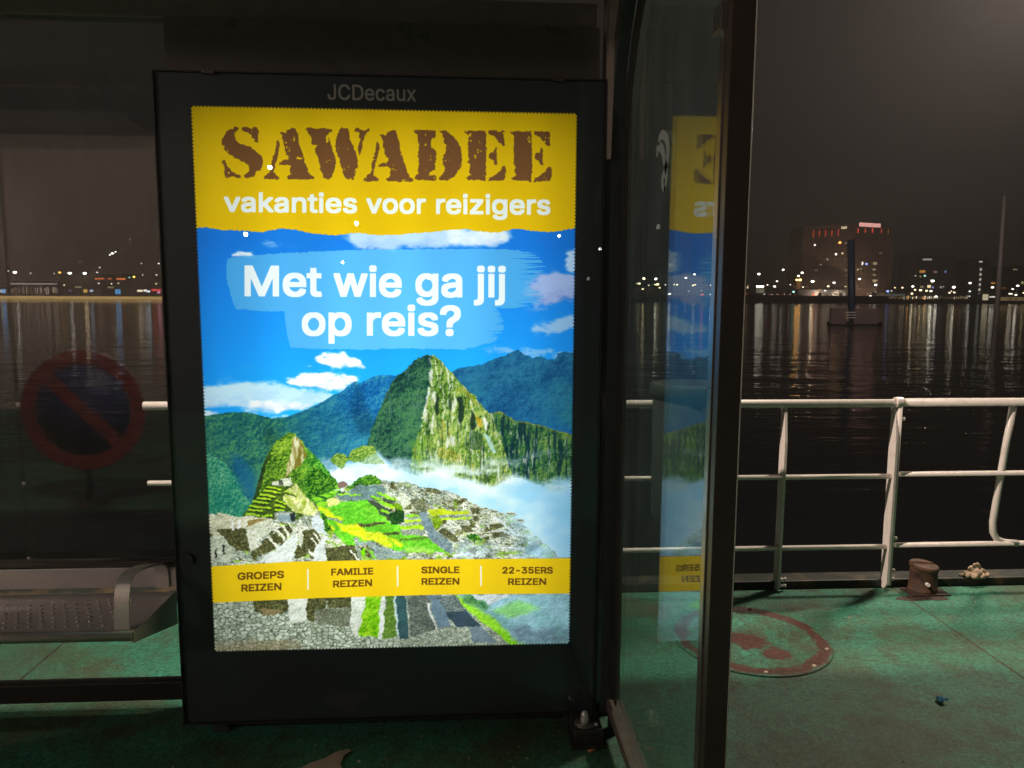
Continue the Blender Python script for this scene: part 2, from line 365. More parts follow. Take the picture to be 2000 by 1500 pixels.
def paint_poster():
    R = np.random.default_rng(3)
    def P(pts, amp=0, sc=10, seed=5):
        m = fill([Q(pts)]); return warp(m, amp, sc, seed) if amp else m
    u = XX / PW; v = YY / PH
    # sky
    sky = np.zeros((PH, PW, 3), np.float32)
    t = np.clip((v - .23) / .28, 0, 1)
    sky[:] = mixc(C(32, 122, 212), C(40, 172, 250), t)
    sky = mixc(sky, C(24, 100, 190), np.clip((np.abs(u - .5) - .25) * 1.6, 0, 1) * .75)
    im = sky
    def cloud(pts, amp, sc, r, op, seed, col=C(236, 246, 252), und=C(176, 198, 224)):
        nonlocal im
        M0 = P(pts); m = soft(M0, max(r * 1.6, sc * .35)); n = fbm(seed + 3, sc * 1.5, sc * .8, 6, .62)
        m = np.clip((m + (n - .5) * 1.5 - .24) * 1.7, 0, 1); m = m * m * (3 - 2 * m) * np.clip(soft(M0, sc) * 4, 0, 1)
        ys = np.nonzero(M0.max(1))[0]; ty = np.clip((YY - ys[0]) / max(ys[-1] - ys[0], 1), 0, 1)
        sh = np.clip(1.15 - ty * .75 + (n - .5) * 1.6, 0, 1)
        im = mixc(im, mixc(und, col, sh), m * op)
    cloud(ZC([(760,30),(900,28),(1250,15),(1640,10),(1650,60),(1560,110),(1400,100),(1200,120),(1000,125),(860,110),(830,60)]), 16, 40, 9, .75, 11)
    cloud(ZC([(1300,25),(1560,20),(1640,50),(1560,110),(1330,90)]), 14, 30, 8, .75, 12)
    cloud(ZC([(370,85),(480,88),(580,110),(560,125),(520,105),(400,100)]), 8, 16, 4, .5, 13)
    cloud(ZC([(235,150),(270,132),(320,135),(360,155),(240,162)]), 5, 12, 3, .9, 14)
    cloud(ZC([(1900,140),(1960,120),(1965,240),(1920,235)]), 8, 18, 5, .75, 15)
    cloud(ZC([(1690,300),(1740,260),(1960,245),(1960,400),(1800,395),(1700,360)]), 16, 36, 12, .8, 16, C(190, 195, 225), C(140, 140, 190))
    cloud(ZC([(1690,520),(1800,490),(1960,450),(1960,520),(1800,540)]), 9, 22, 6, .8, 17, C(170, 200, 225))
    cloud(ZC([(1440,620),(1600,612),(1960,640),(1960,675),(1800,660),(1600,640)]), 8, 20, 6, .7, 18, C(160, 195, 225))
    cloud(Z3([(1110,110),(1180,40),(1250,30),(1330,50),(1380,30),(1470,80),(1560,110),(1630,195),(1480,190),(1300,180),(1130,140)]), 7, 18, 3, 1.1, 19)
    cloud(Z3([(800,330),(870,270),(930,290),(960,250),(1130,230),(1300,250),(1500,260),(1540,320),(1400,400),(1200,395),(1000,370),(930,350)]), 8, 20, 4, 1.1, 20)
    cloud(Z3([(-60,400),(200,370),(420,330),(760,340),(900,380),(1300,410),(1400,470),(1150,530),(1040,590),(800,600),(600,600),(300,560),(-60,600)]), 14, 40, 9, .78, 21)
    cloud(Z3([(420,520),(600,500),(900,520),(1150,540),(1060,590),(760,610),(520,580)]), 10, 26, 6, 1.1, 22)
    cloud(Z3([(-60,610),(150,600),(300,640),(20,680)]), 8, 20, 4, .9, 23)
    cloud(Z3([(560,640),(700,650),(900,655),(860,680),(640,690)]), 6, 18, 4, 1., 24)
    # far range on the right
    crowns = []
    for sd, sz in ((311, 4.5), (312, 8.), (313, 15.)):
        f, cc = stones(sd, sz, sz * .8, True); crowns.append(np.clip(1 - f * 1.25, 0, 1) * .75 + cc * .35)
    relief = hill(fbm(320, 110, 75, 4, .5), 1., .6, 34) * .65 + .35 * hill(fbm(321, 34, 50, 4, .55), 1., -.2, 11)
    def tex(c0, c1, c2, seed, s=9, sy=None, k=9, ax=1., ay=1.):
        sh = hill(fbm(seed, s, sy, 3, .6), .7, ay, k * .6) * .32 + crowns[0] * .24 + np.roll(crowns[1], seed * 7, 1) * .26 + np.roll(crowns[2], seed * 11, 1) * .14 + fbm(seed + 9, s * 9, octs=4) * .34
        sh = np.clip((sh - .6) * 1.9 + .5, 0, 1)
        if k > 5 and s >= 6:                           # ridges and gullies
            sh = np.clip(sh + (np.roll(relief, seed * 53, 1) - .5) * 1.15, 0, 1)
        return mixc(mixc(c0, c1, np.clip(sh * 2, 0, 1)), c2, np.clip(sh * 2 - 1, 0, 1))
    far = [(860,740),(882,724),(900,717),(925,714),(950,708),(955,703),(975,697),(985,695),(1000,686),(1010,682),(1020,691),(1040,699),(1055,695),(1065,702),(1082,702),(1088,690),(1100,687),(1125,688),(1125,960),(860,960)]
    m = P(far, 2.5, 8, 41)
    fc = tex(C(20, 66, 104), C(30, 88, 128), C(44, 112, 140), 42, 11, k=6)
    fc = mixc(fc, tex(C(22, 84, 104), C(34, 110, 118), C(70, 140, 118), 43, 9, k=6), np.clip((fbm(44, 90, octs=3) - .42) * 4, 0, .8) * np.clip((v - .47) * 8, 0, 1))
    fc = mixc(fc, C(28, 100, 170), np.clip((v - .53) * 5, 0, .6))
    im = mixc(im, fc, m)
    # mountain behind, left and centre
    back = [(380,812),(399,812),(420,808),(450,804),(480,804),(502,808),(530,816),(560,813),(590,802),(620,789),(646,773),(670,762),(680,752),(690,744),(704,747),(720,738),(740,731.6),(760,732),(790,735),(790,930),(640,960),(380,1010)]
    m = P(back, 2, 7, 51)
    bc = tex(C(18, 62, 70), C(30, 92, 92), C(76, 136, 92), 52, 8, k=8)
    bl = tex(C(16, 74, 128), C(26, 104, 160), C(62, 142, 166), 53, 8, k=8)
    px = (Q([(560, 850)])[0, 0]); bx = np.clip((XX - px + (fbm(54, 120, octs=2) - .5) * 200) / 230, 0, 1)
    low = np.clip((v - .64) * 9, 0, 1)
    bc = mixc(bc, bl, np.clip(bx + low * .55, 0, 1))
    bc = mixc(bc, bc * .62, soft(P([(690,746),(705,755),(718,800),(740,840),(700,850),(684,800)], 6, 20, 55), 6) * .55)
    bc = mixc(bc, bc * .55, soft(P([(520,818),(540,850),(560,890),(545,900),(515,860)], 6, 20, 56), 8) * .5)
    im = mixc(im, bc, m)
    # gully and slope at the left edge
    sl = P([(390,868),(415,885),(440,905),(462,935),(492,990),(480,1030),(390,1030)], 5, 18, 57)
    im = mixc(im, tex(C(16, 84, 84), C(30, 118, 96), C(110, 170, 130), 58, 5, 9, k=7), sl)
    gl = soft(P([(452,880),(480,900),(500,930),(498,975),(478,960),(455,915)], 6, 20, 59), 9)
    im = mixc(im, C(18, 84, 140), gl * .6)
    # the steep main peak
    peak = [(712,880),(716,868),(725,835),(740,800),(752,770),(765,745),(776,732),(785,727),(800,712),(808,703),(822,696),(830,693),(848,694),(856,700),(864,708),(868,716),(882,727),(895,745),(906,755),(915,765),(925,770),(934,785),(945,798),(952,804),(960,816),(975,850),(990,900),(1010,960),(800,960),(760,900)]
    shoulder = [(945,800),(957,806),(975,803),(990,812),(1005,822),(1028,823),(1060,832),(1090,842),(1125,850),(1125,960),(960,960)]
    m = P(shoulder, 3, 8, 61)
    v1 = fbm(62, 7, 60, 4, .6); leaf = tex(C(16, 44, 36), C(40, 88, 56), C(104, 138, 70), 63, 6, 12, k=7)
    sc = mixc(leaf, C(14, 42, 52), np.clip((v1 - .52) * 7, 0, .85))
    sc = mixc(sc, C(176, 184, 170), np.clip((fbm(64, 5, 26, 4, .7) - .62) * 9, 0, .8) * np.clip(1.2 - (XX - Q([(960, 850)])[0, 0]) / 330, .15, 1))
    sc = mixc(sc, C(150, 150, 60), np.clip(1 - (soft(m, 9) - .5) * 3.2, 0, 1) * .6)
    im = mixc(im, sc, m)
    m = P(peak, 3, 7, 65)
    dark = tex(C(14, 38, 40), C(30, 70, 58), C(70, 118, 78), 66, 6, 9, k=8)
    dark = mixc(dark, C(84, 110, 112), np.clip((fbm(67, 5, 30, 4, .7) - .66) * 8, 0, .6))
    lit = tex(C(38, 66, 28), C(92, 130, 50), C(168, 186, 100), 68, 6, 11, k=8)
    st = fbm(69, 7, 70, 5, .62)
    lit = mixc(lit, C(222, 224, 208), np.clip((fbm(70, 5, 22, 5, .72) - .56) * 7, 0, .85))
    lit = mixc(lit, C(30, 52, 38), np.clip((st - .60) * 6, 0, .7))
    lit = mixc(lit, C(176, 160, 60), np.clip((fbm(71, 16, 60, 3) - .70) * 8, 0, .4))
    side = warp(fill([Q([(835,690),(842,712),(838,740),(836,770),(826,800),(822,830),(812,860),(804,890),(800,970),(1020,970),(1020,690)])]), 7, 16, 72)
    pk = mixc(dark, lit, side)
    for pp, cc, op in ((Z4([(478,90),(500,110),(520,150),(508,152),(484,115)]), C(205, 215, 200), .9), (Z4([(490,200),(510,190),(520,300),(500,360),(480,300)]), C(215, 220, 205), .8),
                       (Z4([(470,370),(490,380),(480,520),(455,600),(440,680),(430,620),(458,520)]), C(225, 228, 215), .85), (Z4([(520,400),(545,420),(545,560),(520,520)]), C(225, 228, 215), .75),
                       (Z4([(545,440),(580,480),(575,640),(550,660),(545,560)]), C(22, 40, 34), .85), (Z4([(755,480),(815,460),(825,600),(800,740),(765,700),(770,600)]), C(24, 42, 34), .9),
                       (Z4([(890,600),(930,640),(940,760),(900,800),(880,700)]), C(26, 44, 34), .85), (Z4([(940,650),(990,700),(1005,780),(960,760)]), C(206, 160, 40), .8),
                       (Z4([(1010,650),(1050,720),(1060,800),(1030,800),(1005,720)]), C(228, 230, 222), .85), 
                       (Z4([(690,850),(740,860),(740,940),(690,950)]), C(220, 224, 224), .7), (Z4([(880,800),(1000,830),(1040,1000),(880,980)]), C(24, 56, 44), .5),
                       (Z4([(1020,820),(1080,860),(1140,1020),(1100,1020),(1050,920)]), C(190, 226, 220), .8), (Z4([(740,400),(830,360),(900,440),(960,560),(900,520),(820,440)]), C(150, 150, 50), .5),
                       (Z4([(300,880),(440,880),(470,980),(400,1180),(310,1180)]), C(92, 150, 40), .3), (Z4([(560,960),(700,980),(820,1060),(760,1110),(580,1060)]), C(176, 156, 40), .35)):
        mm = soft(P(pp, 5, 9, int(pp[0][0] * 7) % 97), 1)
        pk = mixc(pk, cc * (.7 + .5 * fbm(int(pp[0][0]) % 89, 5, 12, 3)[..., None]), mm * op)
    im = mixc(im, pk, m)
    # mist
    n = fbm(81, 120, 60, 6, .55)
    top = np.interp(XX[0], Q([(x, 900) for x in (620, 660, 700, 735, 760, 800, 850, 900, 960, 1000, 1060, 1125)])[:, 0], Q([(700, y) for y in (905, 905, 898, 868, 905, 912, 902, 922, 952, 925, 935, 925)])[:, 1])
    d = (YY - top[None] + (n - .5) * 120 + 22) / 44
    mist = np.clip(d, 0, 1)**1.2 * (XX > Q([(622, 900)])[0, 0] - 30 * (n - .3))
    mist *= np.clip((XX - Q([(612, 900)])[0, 0]) / 50, 0, 1)
    mc = mixc(C(170, 218, 242), C(240, 254, 255), np.clip((fbm(82, 110, 60, 5) - .3) * 2.3, 0, 1))
    ed = np.clip((XX - Q([(1000, 950)])[0, 0]) / 190, 0, 1)
    mc = mixc(mc, C(120, 182, 214), ed * .6)
    im = mixc(im, mc, np.clip(mist * 1.15, 0, .97))
    bush = P(Z3([(1270,1090),(1330,1020),(1400,1030),(1440,1060),(1500,980),(1580,945),(1680,950),(1720,1000),(1780,1090),(1800,1130),(1600,1120),(1440,1090),(1380,1180)]), 5, 9, 84)
    im = mixc(im, tex(C(44, 78, 36), C(92, 136, 50), C(168, 188, 90), 85, 5, k=8), bush * np.clip(1.3 - np.clip(mist, 0, 1) * .75, 0, 1))
    # small left peak
    lp = [(478,1012),(490,985),(500,955),(508,925),(515,900),(525,880),(540,860),(552,852),(560,845),(574,844),(582,854),(590,860),(597,872),(612,886),(622,897),(636,914),(650,930),(662,945),(668,965),(655,990),(600,1010)]
    m = P(lp, 4, 8, 86)
    lf = tex(C(18, 44, 18), C(60, 104, 26), C(150, 182, 60), 87, 6, k=9)
    lf = mixc(lf, tex(C(14, 56, 34), C(40, 122, 40), C(150, 210, 70), 88, 7, k=8), np.clip((XX - Q([(575, 900)])[0, 0]) / 60, 0, 1))
    rk = P(Z3([(900,860),(950,860),(980,900),(1020,930),(1040,1040),(980,1140),(900,1180),(860,1240),(830,1260),(850,1120),(890,1000)]), 6, 12, 89)
    lf = mixc(lf, mixc(C(120, 100, 40), C(232, 226, 196), np.clip((fbm(90, 6, 26, 4, .7) - .35) * 3, 0, 1)), rk * .85)
    lf = mixc(lf, C(30, 40, 24), P(Z3([(560,1500),(620,1240),(700,1000),(640,1060),(560,1280),(500,1500)]), 4, 10, 91) * .7)
    im = mixc(im, lf, m)
    # ------------------------------------------------ the ruined town
    e1, c1 = stones(101, 5, 3.6); e2, c2 = stones(102, 15, 11); e3, c3 = stones(103, 3.4, 2.8)
    def masonry(e, c, lo, hi, mort, k=5):
        b = mixc(lo, hi, np.clip(c * .8 + .2 * fbm(104, 5, octs=2), 0, 1)); return mixc(mort, b, np.clip(e * k, 0, 1))
    wl = masonry(e3, c3, C(196, 206, 176), C(252, 254, 240), C(140, 146, 112)); wd = masonry(e3, c3, C(44, 48, 26), C(150, 150, 96), C(28, 30, 16)); wm = masonry(e1, c1, C(118, 132, 116), C(222, 230, 206), C(64, 76, 66), 5)
    town = P([(380,1005),(404,1003),(425,1000),(440,1007),(470,1010),(480,1005),(500,985),(530,960),(545,942),(565,935),(575,945),(600,972),(625,990),(640,985),(655,965),(668,958),(672,945),(688,944),(700,932),(725,926),(745,936),(770,940),(790,938),(820,950),(850,953),(872,957),(900,968),(920,980),(945,994),(975,1003),(1000,1004),(1015,1020),(1040,1040),(1060,1060),(1082,1076),(1090,1095),(1120,1110),(1125,1290),(380,1290)], 3, 6, 105)
    tw = mixc(wm, wl, np.clip((fbm(106, 26, octs=3) - .42) * 6, 0, 1)); tw = mixc(tw, wd, np.clip((fbm(107, 20, 14, 3) - .56) * 9, 0, 1))
    # light and shade of the small walls: short strokes running down the slope
    ru = hill(fbm(108, 10, 5, 4, .75), 1., -.8, 3.4); tw = np.clip(tw * (.55 + .95 * ru[..., None]), 0, 1)
    gs = np.clip((fbm(109, 24, 10, 4, .6) - .60) * 9, 0, .8); tw = mixc(tw, C(132, 178, 48), gs)
    im = mixc(im, tw, town)
    def put(pts, col, amp=1.2, sc=6, op=1., seed=7, z=Z7, tx=None, r=0):
        nonlocal im
        mm = P(z(pts), amp, sc, seed); mm = soft(mm, r) if r else mm
        c = col if tx is None else tx
        im = over(im, c, mm * op)
    gr = tex(C(58, 146, 30), C(100, 192, 46), C(146, 222, 70), 110, 14, 8, k=4); yl = tex(C(170, 205, 10), C(222, 236, 20), C(252, 246, 90), 111, 22, 7, k=5)
    trees = tex(C(10, 40, 16), C(34, 92, 26), C(120, 170, 50), 112, 5, k=9)
    # hill with narrow terraces on the left
    put([(440,580),(560,420),(700,250),(780,190),(1000,240),(1240,520),(1060,560),(960,640),(780,600),(650,640),(480,600)], None, 2, 6, z=Z5, tx=mixc(C(38, 58, 18), C(96, 122, 40), np.clip(fbm(113, 8, octs=4) * 1.6 - .3, 0, 1)))
    put([(880,300),(1000,230),(1050,290),(1240,520),(1180,560),(1000,540),(930,470),(860,400)], None, 2, 6, z=Z5, tx=mixc(C(150, 170, 60), C(238, 236, 190), np.clip((fbm(114, 5, 12, 4, .7) - .3) * 2.4, 0, 1)))
    for k, (xa, ya, xb, yb) in enumerate(((700,262,845,285),(672,300,850,322),(635,342,790,360),(600,378,745,396),(560,412,720,436),(525,458,745,492),(515,498,655,520),(490,545,640,570),(880,300,990,345),(800,400,905,450),(790,455,890,488),(770,505,880,522),(660,575,760,568))):
        put([(xa, ya - 9), (xb, yb - 9), (xb, yb + 9), (xa - 14, ya + 13)], None, 1.5, 8, .95, 120 + k, z=Z5, tx=mixc(C(120, 190, 30), C(214, 226, 60), fbm(115, 9, octs=2)))
        put([(xa, ya + 14), (xb, yb + 9), (xb, yb + 24), (xa - 14, ya + 26)], C(30, 42, 26), 1.2, 8, .8, 140 + k, z=Z5)
    put([(750,215),(830,200),(850,175),(950,170),(960,225),(930,250),(860,245),(760,250)], None, 2, 6, z=Z5, tx=wl)
    put([(820,190),(860,190),(862,240),(826,240)], C(50, 56, 44), 1, 6, .8, z=Z5)
    # trees and the great lawn
    put([(0,180),(60,60),(180,120),(330,200),(370,260),(330,330),(260,370),(120,420),(0,430)], None, 7, 14, 1, 150, tx=trees)
    put([(480,320),(560,250),(640,190),(740,160),(840,180),(900,230),(880,280),(760,280),(600,300),(520,350)], None, 7, 12, 1, 151, tx=trees)
    put([(370,260),(440,235),(480,260),(478,300),(400,330),(365,305)], C(128, 104, 96), 1.5, 6, 1, 152)
    put([(330,345),(470,335),(460,352),(330,360)], C(230, 226, 216), 1, 5, .9, 153)
    put([(530,340),(620,290),(800,285),(920,300),(960,380),(860,470),(640,480),(400,470),(360,400),(480,380)], None, 2, 7, 1, 154, tx=mixc(wm, C(70, 110, 120), np.full_like(XX, .5)))
    for k, q in enumerate(([(240,375),(330,368),(370,385),(300,400)], [(150,405),(250,395),(330,420),(230,440)], [(50,445),(130,430),(215,460),(120,490)], [(110,500),(240,480),(280,520),(150,570)], [(360,395),(480,385),(640,410),(640,425),(480,405),(380,408)])):
        put(q, None, 1.5, 6, 1, 160 + k, tx=mixc(gr, yl, np.full_like(XX, .25)))
    put([(140,430),(150,420),(220,445),(215,462)], C(20, 70, 40), 2, 6, .8, 166)
    put([(230,470),(330,430),(400,480),(390,550),(260,560)], None, 2, 6, 1, 167, tx=mixc(wl, yl, np.full_like(XX, .35)))
    put([(100,520),(270,560),(420,490),(720,475),(860,590),(970,730),(1120,780),(1130,860),(1450,920),(1700,1115),(1150,1110),(1000,1060),(800,970),(640,1000),(600,1040),(480,1030),(330,900),(150,720),(130,600)], None, 2, 8, 1, 170, tx=gr)
    for k, q in enumerate(([(110,520),(230,570),(340,640),(430,690),(400,700),(240,670),(130,600)], [(330,720),(420,760),(560,880),(560,910),(470,860),(380,790)], [(450,775),(600,765),(700,850),(790,960),(730,985),(600,920),(480,830)], [(700,870),(820,850),(940,880),(1060,1030),(960,1040),(850,1000),(760,930)], [(120,700),(200,690),(330,830),(280,860),(180,790)], [(960,900),(1100,960),(1180,1030),(1110,1040),(1040,990)])):
        put(q, None, 5, 12, .9, 171 + k, tx=yl, r=2)
    put([(1180,1060),(1400,1040),(1560,1090),(1500,1115),(1190,1110)], C(200, 236, 120), 4, 12, .6, 178, r=4)
    put([(615,765),(940,735),(960,755),(640,800)], None, 1.5, 6, 1, 180, tx=wd); put([(900,870),(1110,850),(1115,890),(950,895)], None, 1.5, 6, .9, 181, tx=wd); put([(1100,935),(1470,915),(1470,945),(1130,965)], None, 1.5, 6, .85, 182, tx=mixc(wd, gr, np.full_like(XX, .35)))
    put([(240,670),(330,680),(430,720),(420,745),(330,715),(250,700)], None, 2, 6, 1, 183, tx=wm)
    put([(155,640),(220,660),(260,760),(310,860),(230,850),(150,780),(175,700)], None, 8, 12, 1, 184, tx=trees)
    # terraces right of the lawn
    for k, q in enumerate(([(700,465),(830,500),(1010,590),(990,620),(860,590),(720,490)], [(860,590),(1000,630),(1010,700),(870,640)], [(760,420),(860,470),(900,490),(880,510),(780,460)], [(930,450),(1080,470),(1060,510),(930,490)])):
        put(q, None, 1.5, 6, 1, 190 + k, tx=mixc(wd, C(56, 84, 78), np.full_like(XX, .5)))
    for k, q in enumerate(([(820,380),(870,375),(1040,440),(1060,470),(980,455),(880,420)], [(755,425),(810,418),(900,460),(920,480),(830,470)], [(820,490),(900,480),(1000,515),(1080,530),(1060,560),(960,550)], [(870,595),(930,580),(1010,615),(980,635)], [(1205,650),(1340,640),(1360,665),(1220,690)], [(1165,715),(1380,700),(1390,730),(1190,750)], [(1110,790),(1400,775),(1420,820),(1140,830)], [(950,540),(1060,530),(1090,560),(1010,570)])):
        put(q, None, 1.5, 6, 1, 200 + k, tx=mixc(gr, yl, np.full_like(XX, .2 if k < 5 else .5)))
    for k, q in enumerate(([(1215,690),(1360,670),(1370,700),(1220,715)], [(1195,752),(1395,732),(1405,770),(1200,790)], [(1130,832),(1425,822),(1430,890),(1140,900)])):
        put(q, None, 1.5, 6, 1, 210 + k, tx=wm)
    put([(1000,620),(1070,570),(1150,600),(1200,660),(1180,720),(1080,770),(990,740)], None, 8, 12, 1, 215, tx=mixc(trees, C(14, 40, 34), np.full_like(XX, .55)))
    put([(1050,560),(1090,500),(1160,520),(1150,600),(1080,590)], None, 6, 10, 1, 216, tx=mixc(trees, yl, np.full_like(XX, .35)))
    # buildings of the right-hand quarter
    Rb = np.random.default_rng(12)
    def room(cx, cy, w, h, sk, roofless=True):
        q = [(cx - w, cy - h), (cx + w, cy - h + sk * .25), (cx + w + sk, cy + h), (cx - w + sk, cy + h * .8)]
        put(q, None, 1, 5, .95, 7, z=lambda p: p, tx=wl)
        q2 = [(cx - w * .78, cy - h * .6), (cx + w * .75, cy - h * .55 + sk * .25), (cx + w * .8 + sk, cy + h * .45), (cx - w * .7 + sk, cy + h * .35)]
        put(q2, None, .8, 5, .9, 8, z=lambda p: p, tx=wd)
        put([(cx - w + sk, cy + h * .8), (cx + w + sk, cy + h), (cx + w + sk, cy + h * 1.5), (cx - w + sk, cy + h * 1.35)], None, .8, 5, .9, 9, z=lambda p: p, tx=wm)
    for k in range(90):
        t = Rb.random(); x = 775 + t * 245; lo = 945 + t * 62; hi = 965 + t * 118
        y = lo + Rb.random() * (hi - lo); s = 2.6 + 4.2 * (y - 940) / 110
        room(x, y, s * (1 + Rb.random()), s * .55, s * Rb.uniform(.2, .9))
    for q, tx in (([(1340,590),(1420,600),(1560,850),(1760,1120),(1700,1110),(1480,930),(1420,800)], mixc(wm, C(90, 120, 150), np.full_like(XX, .5))), ([(1270,440),(1440,500),(1440,600),(1340,580),(1240,520)], mixc(wd, wm, np.full_like(XX, .4))), ([(1110,390),(1140,380),(1270,450),(1250,480)], wl), ([(1060,430),(1180,430),(1270,500),(1160,590),(1140,500)], wl), ([(1150,590),(1330,580),(1290,610),(1170,610)], wl), ([(1450,590),(1660,570),(1700,600),(1950,610),(1960,640),(1500,660)], mixc(yl, C(110, 140, 30), np.full_like(XX, .45))), ([(1560,660),(1960,650),(1970,680),(1580,700)], wm), ([(1560,700),(1990,680),(1990,700),(1580,725)], mixc(yl, gr, np.full_like(XX, .4))), ([(1570,640),(1500,700),(1530,800),(1590,830),(1640,760),(1620,700)], mixc(trees, yl, np.full_like(XX, .4))), ([(1490,830),(1600,860),(1760,1000),(1760,1110),(1690,1040)], mixc(wm, C(96, 128, 150), np.full_like(XX, .45)))):
        put(q, None, 1.8, 7, 1, 220, tx=tx)
    for q in ([(590,690),(660,660),(760,740),(800,800),(740,800)], [(800,650),(900,640),(960,700),(860,720)], [(1090,640),(1200,620),(1240,650),(1100,690)], [(1110,710),(1240,690),(1330,750),(1150,760)], [(900,470),(990,460),(1000,520),(920,535)], [(930,540),(990,545),(1000,600),(960,600)]):
        put([(a - 12, b - 10) for a, b in q], None, 1.2, 6, 1, 221, z=Z6, tx=wl); put(q, None, 1, 6, .9, 221, z=Z6, tx=wd)
    for q in ([(1140,570),(1160,560),(1390,740),(1370,760)], [(1060,700),(1210,680),(1340,745),(1330,755),(1200,697),(1070,712)], [(730,930),(900,905),(900,925),(740,965)], [(1250,850),(1450,870),(1440,890),(1250,866)]):
        put(q, C(216, 226, 226), .8, 5, .9, 222, z=Z6)
    put([(1460,860),(1570,815),(1640,880),(1620,940),(1470,930)], C(92, 120, 128), 1.5, 6, .9, 223, z=Z6)
    put([(860,740),(940,715),(1010,740),(1030,780),(960,800),(880,790)], None, 6, 9, 1, 224, z=Z6, tx=trees)
    put([(935,790),(950,790),(956,960),(946,960)], C(60, 60, 44), 1.5, 8, .8, 225, z=Z6)
    put([(1620,900),(1680,880),(1740,900),(1750,965),(1640,965)], None, 6, 9, 1, 226, z=Z6, tx=trees)
    # veil of mist over the right flank and in front
    dg = (XX - Q([(985, 1000)])[0, 0]) - (YY - Q([(985, 1000)])[0, 1]) * .62
    vm = np.clip(dg / 150 + .35 + (fbm(83, 70, 45, 4) - .5) * 1.6, 0, 1) * np.clip((XX - Q([(900, 1050)])[0, 0]) / 120, 0, 1)
    im = mixc(im, mixc(C(150, 198, 220), C(196, 226, 238), fbm(84, 80, octs=3)), np.clip(vm, 0, 1) * .9 * soft(town, 3))
    put([(740,860),(900,840),(1060,820),(1200,860),(1100,950),(760,960)], C(196, 222, 240), 12, 30, .6, 227, z=Z6, r=14)
    # left foreground quarter
    L = [([(60,600),(200,530),(400,580),(500,570),(700,590),(750,600),(640,680),(300,760),(60,760)], mixc(wl, C(176, 150, 100), np.full_like(XX, .2))), ([(180,700),(490,700),(525,940),(360,930),(270,820)], wd), ([(490,700),(750,595),(785,690),(660,790),(530,950)], wl),
         ([(500,680),(700,590),(520,610),(440,680)], mixc(wd, C(170, 140, 80), np.full_like(XX, .6))), ([(320,640),(350,625),(370,715),(330,720)], C(236, 240, 226)), ([(395,620),(430,610),(440,690),(400,710)], C(236, 240, 226)), ([(455,590),(500,570),(505,660),(460,690)], C(214, 214, 190)),
         ([(60,800),(250,790),(290,860),(360,890),(380,960),(280,1050),(60,1080)], mixc(wl, wm, np.full_like(XX, .4))), ([(230,870),(250,865),(260,970),(240,970)], C(36, 40, 34)), ([(150,910),(165,905),(180,1000),(165,1000)], C(40, 44, 36)),
         ([(780,600),(780,530),(960,520),(1000,560),(990,630),(820,640)], wm), ([(800,560),(960,545),(965,620),(820,630)], mixc(wm, C(120, 150, 170), np.full_like(XX, .5))), ([(940,540),(985,540),(990,620),(950,620)], C(36, 44, 44)),
         ([(580,930),(700,790),(800,900),(700,960)], wd), ([(720,815),(790,740),(860,830),(780,890)], wd), ([(800,720),(840,680),(915,780),(875,820)], wd), ([(865,690),(920,645),(975,710),(920,770)], wd),
         ([(690,780),(715,775),(850,930),(830,950)], C(226, 228, 206)), ([(780,715),(800,705),(890,800),(870,830)], C(226, 228, 206)), ([(840,670),(860,665),(935,760),(915,790)], C(226, 228, 206)), ([(910,640),(925,640),(1005,740),(985,740)], C(226, 228, 206)),
         ([(600,1060),(860,860),(960,770),(1040,740),(1000,900),(960,1060)], mixc(wl, C(226, 238, 238), np.full_like(XX, .6))), ([(1050,740),(1200,690),(1270,800),(1180,960),(1000,1020),(1000,930)], wd), ([(1160,800),(1175,790),(1240,880),(1225,890)], C(230, 230, 210)), ([(1180,740),(1195,730),(1260,830),(1250,850)], C(230, 230, 210)), ([(1120,920),(1135,910),(1200,980),(1180,990)], C(230, 230, 210)),
         ([(1020,720),(1060,715),(1090,800),(1050,900),(1030,880)], wl), ([(1180,960),(1290,800),(1340,800),(1310,900),(1320,1060),(1180,1060)], mixc(wl, C(226, 238, 238), np.full_like(XX, .6))), ([(1320,900),(1600,880),(1680,930),(1690,1050),(1340,1060)], wd), ([(1560,930),(1580,925),(1680,1040),(1660,1050)], C(226, 228, 210)),
         ([(1610,800),(1650,790),(1680,900),(1690,1040),(1650,1010)], wm), ([(1740,820),(1800,830),(1850,900),(1870,1040),(1780,1000)], wm), ([(1690,910),(1720,920),(1725,990),(1700,980)], C(120, 214, 20)), ([(1770,920),(1800,930),(1850,1020),(1790,990)], C(130, 220, 20)), ([(1190,560),(1280,600),(1300,700),(1350,780),(1230,740),(1150,640)], mixc(wl, C(200, 220, 240), np.full_like(XX, .5)))]
    for k, (q, tx) in enumerate(L):
        if k in (5,): pass
        put(q, tx if tx.ndim == 1 else None, 2, 7, 1, 230 + k % 5, z=Z5, tx=None if tx.ndim == 1 else tx)
    put([(600,1000),(700,960),(850,1010),(1000,1060),(1200,1110),(1200,1180),(800,1180),(780,1040)], None, 8, 12, .9, 236, tx=mixc(wm, C(150, 180, 190), np.full_like(XX, .45)))
    # strip under the yellow band
    st_hi = masonry(e2, c2, C(138, 152, 130), C(214, 224, 206), C(66, 74, 54), 5); st_hi = np.clip(st_hi * (.62 + .76 * hill(fbm(107, 16, octs=5, gain=.8), .8, .8, 2.6)[..., None]), 0, 1)
    put([(40,60),(2000,20),(2000,560),(40,560)], None, 0, 5, 1, z=Z8, tx=mixc(st_hi, wm, np.clip((XX - 380) / 300, 0, 1)))
